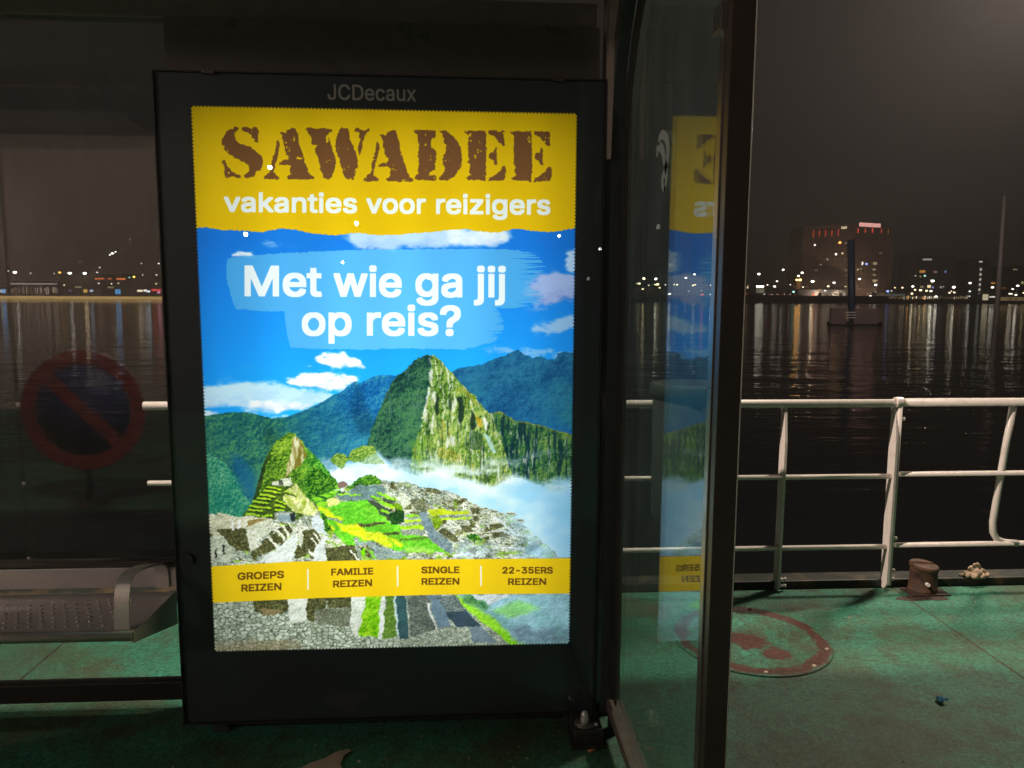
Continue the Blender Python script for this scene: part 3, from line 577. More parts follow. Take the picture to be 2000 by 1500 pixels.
    B = [([(280,240),(470,230),(470,290),(430,320),(330,320),(290,300)], wd, 3), ([(310,290),(400,290),(440,310),(380,325),(330,320)], C(130, 118, 84), 2), ([(460,230),(570,225),(570,340),(540,360),(480,360),(465,300)], mixc(wl, C(226, 234, 226), np.full_like(XX, .5)), 3), ([(570,225),(680,220),(660,290),(610,320),(600,370),(560,340)], wd, 3), ([(670,220),(810,215),(800,285),(680,290)], wd, 2), ([(605,290),(800,290),(800,380),(610,375)], masonry(e3, c3, C(96, 104, 84), C(166, 172, 150), C(46, 50, 36)), 2),
         ([(800,220),(880,215),(850,420),(820,440),(790,370)], mixc(wl, C(222, 232, 222), np.full_like(XX, .5)), 3), ([(880,215),(955,215),(945,440),(835,430)], tex(C(60, 120, 10), C(104, 176, 20), C(160, 210, 50), 240, 8, k=6), 3), ([(955,215),(978,215),(965,450),(940,450)], C(214, 224, 210), 2), ([(985,215),(1025,215),(1040,440),(960,450)], mixc(wd, gr, np.full_like(XX, .35)), 3), ([(1028,215),(1080,215),(1100,450),(1040,450)], C(52, 82, 84), 2), ([(1020,215),(1032,215),(1050,450),(1040,450)], C(180, 200, 196), 2),
         ([(1085,215),(1200,215),(1240,410),(1110,440)], masonry(e3, c3, C(70, 84, 80), C(150, 158, 140), C(40, 46, 40)), 2), ([(1200,215),(1270,215),(1330,410),(1260,410)], C(104, 126, 138), 3), ([(1195,260),(1205,255),(1250,400),(1240,405)], C(206, 210, 206), 1), ([(1250,230),(1360,220),(1420,300),(1300,300)], masonry(e3, c3, C(80, 96, 96), C(160, 170, 160), C(40, 50, 54)), 2), ([(1290,305),(1400,300),(1480,380),(1350,390)], C(56, 74, 84), 2), ([(1400,390),(1480,380),(1560,470),(1440,470)], C(110, 128, 136), 2),
         ([(1300,380),(1420,390),(1440,480),(1200,480),(1120,440)], wm, 3), ([(1340,215),(1400,290),(1640,480),(1720,480),(1600,380),(1440,250)], tex(C(90, 160, 20), C(130, 206, 40), C(176, 226, 80), 241, 9, k=5), 3), ([(1350,215),(1970,212),(1970,480),(1700,480),(1560,350)], mixc(C(120, 172, 170), C(160, 200, 214), np.clip(fbm(242, 60, 30, 4) * 2 - .5, 0, 1)), 6), ([(1380,215),(1440,215),(1530,280),(1500,300),(1400,250)], mixc(trees, C(120, 180, 170), np.full_like(XX, .35)), 6), ([(1530,300),(1680,240),(1800,290),(1640,340)], C(140, 206, 130), 8), ([(1420,215),(1640,215),(1520,265)], C(196, 206, 206), 3),
         ([(1640,400),(1720,370),(1760,420),(1840,400),(1900,440),(1950,470),(1680,475)], C(112, 140, 150), 7), ([(40,470),(480,450),(560,480),(420,520),(60,530)], mixc(st_hi, C(150, 130, 90), np.full_like(XX, .45)), 6)]
    for k, (q, tx, amp) in enumerate(B):
        put(q, tx if tx.ndim == 1 else None, amp, 9, 1, 250 + k % 6, z=Z8, tx=None if tx.ndim == 1 else tx, r=0 if amp < 6 else 5)
    for k in range(70):                                    # boulders and rubble in the mist, short wall ends above the wall
        x = Rb.uniform(1640, 1940); y = Rb.uniform(380, 470); s = Rb.uniform(6, 22)
        put([(x - s, y), (x - s * .4, y - s * .8), (x + s * .7, y - s * .6), (x + s, y + s * .3), (x, y + s * .6)], C(*(np.array([120, 150, 165]) + Rb.uniform(-22, 26, 1)[0])), 1, 6, .4, 7, z=Z8)
    # wisps of mist drifting before the peak's foot and over the far ruins
    wz = np.clip((fbm(260, 60, 26, 6, .6) - .46) * 5, 0, 1) * np.clip(1 - np.abs(YY - Q([(860, 925)])[0, 1]) / 75, 0, 1) * np.clip((XX - Q([(720, 900)])[0, 0]) / 120, 0, 1)
    im = mixc(im, C(228, 246, 252), wz * .75)
    # rubble: straight wall edges of the town broken up
    nx = (fbm(270, 5, octs=3) - .5) * 7 + (fbm(271, 24, octs=2) - .5) * 10; ny = (fbm(272, 5, octs=3) - .5) * 6 + (fbm(273, 24, octs=2) - .5) * 7
    amt = np.clip((soft(town, 4) - .3) * 2, 0, 1)
    im = im[np.clip(YY + ny * amt, 0, PH - 1).astype(int), np.clip(XX + nx * amt, 0, PW - 1).astype(int)]
    tone = .80 + .42 * fbm(274, 34, 20, 5, .65) + .34 * (hill(fbm(275, 12, 9, 4, .7), 1., 1., 3.2) - .5)
    im = np.clip(im * (1 + (tone[..., None] - 1) * amt[..., None]), 0, 1)
    im = .45 * im + .55 * np.stack([box(im[..., c_], 1) for c_ in range(3)], -1)
    # contrast of the print
    g = im.mean(-1, keepdims=True); ph = np.clip(((im - g) * 1.08 + g - .5) * 1.06 + .535, 0, 1)
    im = ph
    # brush stroke behind the headline
    br = [(444,504),(457,502),(496,498),(555,494),(633,491),(711,487.5),(828,487),(945,486),(1010,489),(1040,494),(1054,505),(1066,525),(1040,545),(1030,560),(1062,575),(1050,592),(1003,602),(968,602),(976,615),(984,630),(980,651),(961,668),(937,674),(906,682),(789,680),(711,682),(633,681),(567,678),(559,651),(555,608),(508,607),(477,604),(461,604),(453.6,588),(444,553),(441,530)]
    b = P(br, 3, 7, 300)
    rx = Q([(960, 550)])[0, 0]; rx2 = Q([(1060, 550)])[0, 0]
    streak = fbm(301, 150, 2.6, 3, .6); e = np.clip((XX - rx) / (rx2 - rx), 0, 1.6)
    lowr = (YY > Q([(960, 603)])[0, 1]); e = np.where(lowr, np.clip((XX - Q([(930, 640)])[0, 0]) / 70, 0, 1.6), e)
    b = b * np.clip((streak - e * .62 + .12) * 9, 0, 1)
    im = mixc(im, mixc(C(74, 170, 232), C(104, 200, 255), np.clip(1.1 - np.abs(u - .5) * 1.9, 0, 1)), b * .86)
    # yellow head panel
    hd = [(360,190),(1140,190),(1140,445),(1124,445.5),(1093,451),(1066,454),(1031,450.5),(1003.5,447),(968,455),(933,452),(906,447.5),(863,450.5),(836,454),(801,456),(773,459),(734,459),(695,455),(650.5,460),(602,455),(578,449),(547,446),(510,454),(477,450.5),(430,449),(403,443.5),(381.5,445.5),(360,445)]
    yel = np.zeros_like(im); yel[:] = C(238, 198, 14)
    hm = P(hd, 2.6, 7, 302); im = mixc(im, yel, hm)
    sw = np.zeros((PH, PW), np.float32)
    for p in SAWADEE: sw = np.maximum(sw, fill([Q(p)]))
    nn = fbm(303, 9, octs=3, gain=.75); sw = warp(sw, 3.4, 7, 304); sw = sw * (np.clip((.80 - fbm(305, 13, octs=3, gain=.8)) * 14, 0, 1))
    im = mixc(im, C(122, 82, 46), np.clip(sw, 0, 1))
    W = C(244, 253, 246)
    for a in (('vakanties', 437, 414.5, 697, 417.5, 39.5, 2.3), ('voor', 714, 417.8, 831, 419, 39.5, 2.3), ('reizigers', 850, 419.2, 1073.4, 421, 39.5, 2.3)): im = mixc(im, W, word(*a))
    W = C(242, 255, 255)
    for a in (('Met', 477.4, 579, 628.7, 580, 61, 3.5), ('wie', 650.5, 580, 784, 581, 61, 3.5), ('ga', 810, 581, 902, 581.5, 61, 3.5), ('jij', 923.7, 581.5, 986.6, 582, 61, 3.5), ('op', 588.8, 656, 686.5, 656, 60, 3.5), ('reis?', 715.4, 656, 899, 656.5, 60, 3.5)): im = mixc(im, W, word(*a))
    # yellow band with four entries
    bd = [(395,1106),(406.6,1105),(575,1095.5),(775,1092),(1125,1089.7),(1125,1158),(1111,1158.4),(871,1160),(612,1167),(410,1176),(395,1177)]
    yel[:] = C(250, 212, 24); im = mixc(im, yel, P(bd))
    br_ = C(112, 76, 22)
    for a in (('GROEPS', 464, 1131.8, 555, 1128, 15, 1.35), ('REIZEN', 471.4, 1154.5, 550, 1151.4, 14.8, 1.35), ('FAMILIE', 646.4, 1123.2, 729, 1121.2, 14, 1.35), ('REIZEN', 650, 1146.5, 726.7, 1144, 14, 1.35), ('SINGLE', 822, 1119.2, 896.8, 1119, 13.8, 1.35), ('REIZEN', 822.5, 1141.6, 896.8, 1141.2, 13.8, 1.35), ('22-35ERS', 980, 1120, 1079, 1120, 13.8, 1.35), ('REIZEN', 991, 1142.2, 1066, 1142, 13.8, 1.35)): im = mixc(im, br_, word(*a))
    for x, y0, y1 in ((601.3, 1109.6, 1151), (776, 1104, 1144.5), (938.5, 1103.5, 1143.5)): im = mixc(im, C(252, 246, 214), fill([Q([(x - 1.7, y0), (x + 1.5, y0), (x + 1.8, y1), (x - 1.4, y1)])]))
    sp = np.random.default_rng(9)
    for _ in range(40):
        x, y = sp.uniform(790, 960), sp.uniform(1094, 1156); im = mixc(im, C(150, 96, 20), fill([Q([(x, y), (x + .8, y), (x + .8, y + .8), (x, y + .8)])]) * .7)
    return np.clip(im, 0, 1)

    return m

# ================================================================== THE SCENE
WATER_Z = -1.2
# materials
def deck_build(nt, hatch=False):
    g = N(nt); pos = g.geo()
    big = g.noise(1.5, 7, .62, pos, .3); mid = g.noise(7, 8, .7, pos, .2); fine = g.noise(55, 6, .75, pos); grit = g.noise(210, 3, .6, pos)
    grn = g.ramp(fine, (.34, (.010, .085, .045)), (.5, (.026, .190, .110)), (.66, (.060, .340, .215)))
    grn2 = g.mix(g.ramp(big, (.45, 0.), (.62, 1.)), grn, g.ramp(fine, (.3, (.014, .070, .034)), (.7, (.045, .165, .080))))
    brown = g.ramp(fine, (.3, (.022, .030, .015)), (.7, (.075, .085, .042)))
    wear = g.ramp(g.math('ADD', g.math('MULTIPLY', mid, .6), g.math('MULTIPLY', big, .45)), (.50, 0.), (.63, .9))
    c = g.mix(wear, grn2, brown)
    pit = g.ramp(g.math('ADD', g.math('MULTIPLY', grit, .5), g.math('MULTIPLY', g.noise(34, 6, .8, pos, .6), .5)), (.40, 1.), (.46, 0.)); c = g.mix(g.math('MULTIPLY', pit, .8), c, (.006, .012, .008))
    spk = g.ramp(g.noise(120, 2, .5, pos), (.62, 0.), (.70, 1.)); c = g.mix(g.math('MULTIPLY', spk, .6), c, (.14, .46, .33))
    blot = g.noise(.8, 3, .5, pos, .5); c = g.mix(g.ramp(blot, (.52, 0.), (.60, .45)), c, g.ramp(fine, (.3, (.012, .022, .012)), (.7, (.040, .070, .036))))
    scr = g.n('ShaderNodeMapping'); g.l(pos, scr.inputs[0]); scr.inputs['Scale'].default_value = (1.2, 9, 1); scr.inputs['Rotation'].default_value = (0, 0, .5)
    c = g.mix(g.ramp(g.noise(6, 6, .75, scr.outputs[0]), (.60, 0.), (.68, .55)), c, (.075, .075, .045))
    if hatch:                                          # paint flaked off in a ring and round the middle, rust underneath
        sub = g.n('ShaderNodeVectorMath', operation='SUBTRACT'); g.l(pos, sub.inputs[0]); sub.inputs[1].default_value = (2.02, .60, 0)
        ln = g.n('ShaderNodeVectorMath', operation='LENGTH'); sz = g.n('ShaderNodeSeparateXYZ'); g.l(sub.outputs[0], sz.inputs[0]); cz = g.n('ShaderNodeCombineXYZ'); g.l(sz.outputs[0], cz.inputs[0]); g.l(sz.outputs[1], cz.inputs[1]); g.l(cz.outputs[0], ln.inputs[0])
        rag = g.math('MULTIPLY', g.math('SUBTRACT', g.noise(14, 7, .7, pos, .4), .5), .13)
        ringd = g.math('ADD', g.math('ABSOLUTE', g.math('SUBTRACT', ln.outputs['Value'], .288)), rag)
        dv = g.n('ShaderNodeVectorMath', operation='DISTANCE'); g.l(cz.outputs[0], dv.inputs[0]); dv.inputs[1].default_value = (-.02, -.02, 0)
        mid_ = g.math('ADD', dv.outputs['Value'], g.math('MULTIPLY', rag, 1.6))
        dv2 = g.n('ShaderNodeVectorMath', operation='DISTANCE'); g.l(cz.outputs[0], dv2.inputs[0]); dv2.inputs[1].default_value = (.05, -.15, 0)
        m2_ = g.math('ADD', dv2.outputs['Value'], g.math('MULTIPLY', rag, 1.6))
        k1 = g.ramp(ringd, (.022, 1.), (.030, 0.)); k2 = g.ramp(mid_, (.075, 1.), (.083, 0.)); k3 = g.ramp(m2_, (.055, 1.), (.062, 0.))
        rm = g.math('MAXIMUM', k1, g.math('MAXIMUM', k2, k3))
        rc = g.ramp(g.noise(60, 6, .75, pos), (.32, (.018, .009, .006)), (.55, (.072, .022, .013)), (.72, (.125, .045, .026)))
        c = g.mix(rm, c, rc)
    p = g.n('ShaderNodeBsdfPrincipled'); g.l(c, p.inputs['Base Color']); g.l(g.math('ADD', g.math('MULTIPLY', mid, .5), .28), p.inputs['Roughness'])
    h = g.math('ADD', g.math('MULTIPLY', fine, .6), g.math('ADD', g.math('MULTIPLY', grit, .4), g.math('MULTIPLY', mid, 1.2)))
    g.l(g.bump(h, .75, .010), p.inputs['Normal']); g.out(p.outputs[0])
M_deck = node_mat('green_deck_paint', deck_build); M_lid = node_mat('flaked_hatch_paint', lambda nt: deck_build(nt, True))
M_rust = pbr('rusty_steel', (.105, .026, .014), .8, 0, .6, 40, .6, 90, (.020, .050, .030), .55, 26)
M_rustd = pbr('dark_rust', (.10, .048, .026), .7, .1, .4, 26, .6, 80, (.018, .011, .008), .9, 10)
M_white = pbr('cream_white_paint', (.80, .74, .68), .34, 0, .03, 10, .10, 60, (.34, .26, .18), .22, 30)
M_frame = pbr('black_powder_coat', (.036, .042, .044), .33, 0, .2, 8, .06, 200)
M_post = pbr('dark_bronze_metal', (.085, .058, .052), .42, .3, .15, 9, .05, 200)
M_grey = pbr('brushed_grey_metal', (.30, .26, .24), .30, .75, .1, 8, .05, 160)
M_seat = pbr('stainless_seat_metal', (.60, .57, .55), .40, .35, .07, 14)
M_steel = pbr('polished_steel', (.82, .79, .76), .34, .55, .05, 14)
M_dark = pbr('dark_bracket_metal', (.035, .034, .032), .5, .4, .4, 30, .4, 90, (.10, .07, .045), .7, 18)
M_quay = pbr('dark_quay_stone', (.012, .012, .012), .8, 0, .3, .2)
M_bin = pbr('dark_green_bin_paint', (.004, .012, .009), .85, 0, .2, 9, .05)
M_wallc = pbr('cream_deckhouse_paint', (.52, .42, .36), .5, 0, .08, 2)
M_glass = glass('shelter_glass', (.90, .92, .92), .045)
M_side = glass('side_pane_glass', (.84, .91, .88), .125, (.46, .52, .50), 0., True)
M_door = glass('display_door_glass', (.97, .98, .98), .0012, (.4, .4, .4))
def water_build(nt):
    g = N(nt); pos = g.geo(); mp = g.n('ShaderNodeMapping'); g.l(pos, mp.inputs[0]); mp.inputs['Scale'].default_value = (.50, 1.1, 1); mp.inputs['Rotation'].default_value = (0, 0, .18)
    h = g.math('ADD', g.math('MULTIPLY', g.noise(.55, 3, .5, mp.outputs[0], .3), 1.2), g.math('ADD', g.math('MULTIPLY', g.noise(1.9, 4, .55, mp.outputs[0], .3), .42), g.math('MULTIPLY', g.noise(.12, 2, .5, mp.outputs[0]), 2.0)))
    p = g.n('ShaderNodeBsdfPrincipled'); p.inputs['Base Color'].default_value = (.003, .0045, .005, 1); p.inputs['Roughness'].default_value = .04; p.inputs['IOR'].default_value = 1.33
    g.l(g.bump(h, 1., .048), p.inputs['Normal']); g.out(p.outputs[0])
M_water = node_mat('river_water', water_build)

# water: one sheet to the horizon; the near bank never shows
MB().add([(-2500, -60, WATER_Z), (2500, -60, WATER_Z), (2500, 3200, WATER_Z), (-2500, 3200, WATER_Z)], [(0, 1, 2, 3)]).build('water', M_water, None, 'structure')
MB().add([(-2500, 3000, 60), (2500, 3000, 60), (2500, 3200, WATER_Z + .2), (-2500, 3200, WATER_Z + .2)], [(0, 1, 2, 3)])
# ------------------------------------------------------------------ the ferry deck
deck = MB().box(-9, 12, -7, 1.19, -.35, -.012).build('deck', M_deck, None, 'structure')
seams = [-9, -4.66, -.86, 2.945, 6.75, 12]
for a, b in zip(seams[:-1], seams[1:]):
    MB().bbox(a + .0035, b - .0035, -7 + .003, 1.115, -.012, 0, .0025).build('deck_plate', M_deck, deck)
for a, b in zip(seams[:-1], seams[1:]): MB().tube([(b, -6.9, -.0035), (b, 1.1, -.0035)], .0038, 6).build('weld_seam', M_rustd, deck)
MB().box(-9, 12, 1.20, 1.23, -1.6, .03).build('hull_side', M_dark, deck)
M_edge = pbr('worn_shaded_deck_edge', (.010, .014, .010), .6, 0, .5, 12, .5, 60, (.11, .07, .03), .8, 7)  # near-black base carries the shadow on the coaming; brown patches are wear
MB().bbox(-9, 12, 1.13, 1.245, -.01, .038, .01).build('deck_coaming', M_edge, deck)
M_bolt = pbr('worn_bolt_paint', (.34, .28, .20), .6, 0, .3, 40)
# worn ring hatch
hc = (2.02, .60); t = thing('deck_hatch', 'round hatch let into the green deck, its worn ring showing red rust', 'hatch', (hc[0], hc[1], .002))
MB().lathe([(.325, .0005), (.325, .004), (.318, .007), (.30, .007), (.296, .0045), (.0005, .0045)], (hc[0], hc[1], 0), 64).build('lid', M_lid, t)
def blob(cx, cy, rx, ry, seed, z, n=40):
    R = random.Random(seed); ph = [R.uniform(0, 6.3) for _ in range(6)]
    v = [(cx, cy, z)]; f = []
    for i in range(n):
        a = 2 * math.pi * i / n; k = 1 + sum(math.sin(a * (2 + j) + ph[j]) / (3.2 + 1.6 * j) for j in range(5)); v.append((cx + rx * k * math.cos(a), cy + ry * k * math.sin(a), z))
    for i in range(n): f.append((0, 1 + i, 1 + (i + 1) % n))
    return MB().add(v, f)
for a in (-.42, -1.02, -1.75, 1.2, 2.4): MB().lathe([(.009, .003), (.009, .009), (.006, .011), (.0005, .011)], (hc[0] + .30 * math.cos(a), hc[1] + .30 * math.sin(a), 0), 10).build('bolt_head', M_bolt if a < 0 else M_rustd, t)
M_base = pbr('grimy_base_steel', (.045, .026, .018), .8, 0, .5, 18, .5, 80, (.02, .035, .02), .9, 9)
# bollard
bc = (3.075, 1.07); t = thing('bollard', 'short rusty mooring bollard with slanted top standing by the railing foot', 'bollard', (*bc, 0))
MB().lathe([(.067, 0), (.067, .01), (.064, .012), (.062, .108), (.064, .116)], (*bc, .004), 32).build('post', M_rustd, t)
b = MB(); n = 32; v = []
for k in range(n):
    a = 2 * math.pi * k / n; x, y = math.cos(a), math.sin(a)
    for r, z in ((.062, .112), (.0665, .120), (.0665, .134), (.060, .140)): v.append((bc[0] + x * r, bc[1] + y * r, z + .005 * (-x) + .004 * y))
b.add(v, [(4 * k + j, 4 * ((k + 1) % n) + j, 4 * ((k + 1) % n) + j + 1, 4 * k + j + 1) for k in range(n) for j in range(3)], True); b.add([v[4 * k + 3] for k in range(n)], [tuple(range(n))]); b.build('slanted_cap', M_rustd, t)
MB().tube([(bc[0] - .018, bc[1] - .055, .058), (bc[0] - .026, bc[1] - .084, .062)], .009, 10).build('peg', M_white, t)
b = MB(); R = random.Random(5)
b.bbox(bc[0] - .10, bc[0] + .10, bc[1] - .075, bc[1] + .03, .0005, .008, .003); b.build('base_plate', M_base, t)
blob(3.03, .985, .10, .045, 21, .0016).build('rust_stain', M_base, t)
# pale lump of rope and rag on the edge
t = tag(MB().build('rope_lump', M_white) if False else thing('rope_lump', '', '', (3.40, 1.15, .038)), 'crumpled pale yellowish rag lying on the deck edge right of the bollard', 'rag')
M_rag = pbr('pale_rag', (.60, .44, .31), .8, 0, .2, 40, .6, 60)
bm = bmesh.new(); R = random.Random(11)
for cx, cy, cz, r in ((0, 0, .028, .034), (.032, .006, .022, .022), (-.04, -.006, .014, .020), (.055, -.006, .010, .016), (-.014, -.018, .012, .024), (.022, -.02, .010, .02), (-.065, .004, .006, .012), (0.005, .0, .055, .018)):
    bmesh.ops.create_icosphere(bm, subdivisions=3, radius=r, matrix=Matrix.Translation((cx, cy, cz)) @ Matrix.Diagonal((1.1, 1, .8, 1)))
for v in bm.verts: v.co += Vector((math.sin(v.co.y * 210 + v.co.z * 90), math.sin(v.co.x * 170 + v.co.z * 130), math.sin(v.co.x * 190 - v.co.y * 120))) * .0026
me = bpy.data.meshes.new('cloth'); bm.to_mesh(me); bm.free(); me.materials.append(M_rag); [setattr(p, 'use_smooth', True) for p in me.polygons]
o = bpy.data.objects.new('cloth', me); COL.objects.link(o); o.parent = t; o.matrix_world = t.matrix_world
# crumpled paper, flyer, butt, crumbs
def sheet(name, outline, z, amp, mat, seed, label, cat, thick=.0012):
    R = random.Random(seed); c = Vector((sum(p[0] for p in outline) / len(outline), sum(p[1] for p in outline) / len(outline), 0)); v = []; f = []; n = len(outline); K = 4
    for k in range(K + 1):
        for p in outline:
            q = Vector((p[0], p[1], 0)) * (k / K) + c * (1 - k / K) if k else c.copy(); v.append((q.x, q.y, z + R.uniform(0, amp)))
    for k in range(K):
        for i in range(n): f.append((k * n + i, k * n + (i + 1) % n, (k + 1) * n + (i + 1) % n, (k + 1) * n + i))
    o = MB().add(v, f).build(name, mat, None, at=(c.x, c.y, z)); m = o.modifiers.new('t', 'SOLIDIFY'); m.thickness = thick
    tag(o, label, cat); return o
M_blue = pbr('light_blue_paper', (.16, .42, .62), .6, 0, .25, 60); M_pink = pbr('pinkish_flyer_paper', (.42, .30, .26), .6, 0, .08, 20); M_or = pbr('orange_filter_paper', (.55, .20, .10), .6, 0, .1, 20); M_crumb = pbr('pale_crumbs', (.35, .33, .22), .8, 0, .3, 30)
sheet('crumpled_paper', [(2.502, .066), (2.515, .060), (2.523, .068), (2.538, .064), (2.533, .076), (2.520, .084), (2.516, .096), (2.505, .092)], .003, .018, M_blue, 3, 'small crumpled light blue paper on the open green deck', 'paper')
sheet('torn_flyer', [(.30, -.205), (.335, -.168), (.375, -.150), (.402, -.118), (.437, -.100), (.452, -.112), (.432, -.140), (.428, -.175), (.46, -.24), (.36, -.26)], .006, .004, M_pink, 4, 'torn pinkish paper flyer on the dark floor below the poster', 'paper')
tag(MB().tube([(1.203, -.150, .0045), (1.229, -.140, .0045)], .0042, 8).build('cigarette_butt', M_or, None, at=(1.216, -.145, .0045)), 'orange cigarette butt beside the floor bracket of the display', 'cigarette butt')
R = random.Random(8); b = MB()
for k in range(150):
    x, y = (R.uniform(-.3, 1.25), R.uniform(-.5, -.02)) if k < 60 else (R.uniform(1.4, 4), R.uniform(-.6, 1.0))
    s = R.uniform(.0012, .0035) * (1.8 if R.random() < .12 else 1); a = R.uniform(0, 3.1); e = R.uniform(1, 2.6)
    b.add([(x + s * e * math.cos(a), y + s * e * math.sin(a), .001), (x - s * math.sin(a), y + s * math.cos(a), .001), (x - s * e * math.cos(a), y - s * e * math.sin(a), .001), (x + s * math.sin(a), y - s * math.cos(a), .001), (x, y, .001 + s)], [(0, 1, 4), (1, 2, 4), (2, 3, 4), (3, 0, 4)])
b.build('litter_crumbs', M_crumb, None, 'stuff')

# ------------------------------------------------------------------ railing
RY = 1.112; t = thing('railing', 'cream white tubular ferry railing along the edge of the green deck', 'railing', (1.6, RY, 0))
for z, r in ((.936, .020), (.573, .0125), (.215, .0125)): MB().tube([(-.66 if z > .3 else -.42, RY, z), (2.93, RY, z)], r, 14).build('rail', M_white, t)
def stanchion(x, big=False):
    b = MB(); prof = [(RY - .002, .0), (RY - .026, .03), (RY - .028, .75), (RY - .008, .915), (RY + .03, .915), (RY + .034, .75), (RY + .032, 0)]
    P_ = [(x - .006, y, z) for y, z in prof] + [(x + .006, y, z) for y, z in prof]; n = len(prof)
    b.add(P_, [tuple(range(n)), tuple(range(n, 2 * n))[::-1]] + [(i, i + n, (i + 1) % n + n, (i + 1) % n) for i in range(n)])
    o = b.build('stanchion', M_white, t)
    for z in ((.025, .06) if not big else (.05, .095, .26, .86)):
        MB().lathe([(.011, 0), (.011, .008), (.006, .009), (.006, .024), (.0095, .025), (.0095, .033)], (x + .006, RY - .010, z), 8, axis='x').build('bolt', M_white, o)
    return o
for x in (-.05, 1.15, 2.352, 2.905): stanchion(x, x == 2.905)
b = MB(); b.tube([(2.918, RY - .008, .94), (2.918, RY - .008, 0.02)], .0135, 12); b.build('end_post', M_white, t)
MB().lathe([(.026, -.018), (.0265, -.014), (.0265, .014), (.026, .018)], (2.915, RY, .940), 16, axis='x').build('collar', M_white, t)
g_ = thing('gate_railing', 'section of cream white railing with a bent tube end behind the bollard', 'railing', (3.8, RY, 0))
for z, r in ((.940, .0205), (.583, .0125), (.222, .0125)): MB().tube([(2.945, RY, z), (6.4, RY, z)], r, 14).build('rail', M_white, g_)
MB().tube([(3.505, RY + .005, .935), (3.485, RY + .01, .72), (3.462, RY + .012, .45), (3.452, RY + .012, .33), (3.458, RY + .012, .275), (3.48, RY + .012, .24), (3.52, RY + .01, .225), (3.58, RY, .222)], .0165, 12).build('bent_tube', M_white, g_)
MB().tube([(6.35, RY, .94), (6.35, RY, .02)], .0165, 12).build('post', M_white, g_)
# litter bin on the railing
bx = (1.83, .93); t = thing('litter_bin', 'dark green round litter bin hanging at the railing behind the side pane', 'bin', (*bx, .45))
MB().lathe([(.150, .42), (.165, .46), (.172, 1.02)], (*bx, 0), 32).build('body', M_bin, t)
MB().lathe([(.176, 1.0), (.186, 1.005), (.186, 1.045), (.178, 1.055), (.150, 1.055), (.148, 1.03)], (*bx, 0), 32).build('rim', M_bin, t)
MB().bbox(bx[0] - .03, bx[0] + .03, 1.085, 1.10, .55, .95, .003).build('hook_plate', M_bin, t)

# ------------------------------------------------------------------ the display box with its poster
BX0, BX1, BZ0, BZ1 = -.105, 1.247, .046, 2.098
t = thing('display_box', 'tall black advertising display box with a lit yellow and blue travel poster', 'display', (.57, .1, .046))
MB().bbox(BX0 + .004, BX1 - .004, .012, .24, BZ0, BZ1, .006).build('case', M_frame, t)
P0, P1, PZ0, PZ1 = 0., 1.16, .29, 2.0
# door: black enamelled border with a zigzag inner edge
b = MB(); outer = []; inner = []
def zig(a, c, n, nrm):
    out = []
    for k in range(n):
        for s_, off in ((0, 0), (.5, .0062)):
            q = (k + s_) / n; out.append(((a[0] + (c[0] - a[0]) * q + nrm[0] * off), (a[1] + (c[1] - a[1]) * q + nrm[1] * off)))
    return out
inner = zig((P0, PZ0), (P1, PZ0), 108, (0, 1)) + zig((P1, PZ0), (P1, PZ1), 158, (-1, 0)) + zig((P1, PZ1), (P0, PZ1), 108, (0, -1)) + zig((P0, PZ1), (P0, PZ0), 158, (1, 0))
n = len(inner); v = []
for x, z in inner:
    dx0, dx1, dz0, dz1 = x - P0, P1 - x, z - PZ0, PZ1 - z; m = min(dx0, dx1, dz0, dz1)
    ox, oz = x, z
    if dz0 == m or dz0 < .0095: oz = BZ0 + .006
    if dz1 < .0095: oz = BZ1 - .006
    if dx0 < .0095: ox = BX0 + .006
    if dx1 < .0095: ox = BX1 - .006
    v += [(x, .0005, z), (ox, .0005, oz)]
b.add(v, [(2 * i, 2 * i + 1, (2 * i + 3) % (2 * n), (2 * i + 2) % (2 * n)) for i in range(n)])
M_frit = pbr('black_enamel_border', (.040, .052, .060), .34, 0, .08, 3)
door = b.build('door_border', M_frit, t)
b = MB(); b.box(BX0, BX1, -.010, .011, BZ0, BZ0 + .004); b.box(BX0, BX1, -.010, .011, BZ1 - .004, BZ1); b.box(BX0, BX0 + .004, -.010, .011, BZ0 + .0045, BZ1 - .0045); b.box(BX1 - .004, BX1, -.010, .011, BZ0 + .0045, BZ1 - .0045)
b.build('door_trim', pbr('grey_door_trim', (.035, .037, .04), .35, .3, .1), door)
for x in (.06, 1.10): MB().bbox(x - .018, x + .018, -.014, -.002, BZ1 - .010, BZ1 + .003, .002).build('door_catch', M_post, door)
MB().box(BX0 + .0045, BX1 - .0045, -.0085, -.0035, BZ0 + .0045, BZ1 - .0045).build('door_glass', M_door, door)
MB().lathe([(.021, 0), (.021, .003), (.012, .004), (.0005, .004)], (BX0 + .035, -.0105 - .004, .605), 20, axis='y').build('lock_cap', M_frame, door)
art = paint_poster(); img = image_from('travel_poster_print', art)
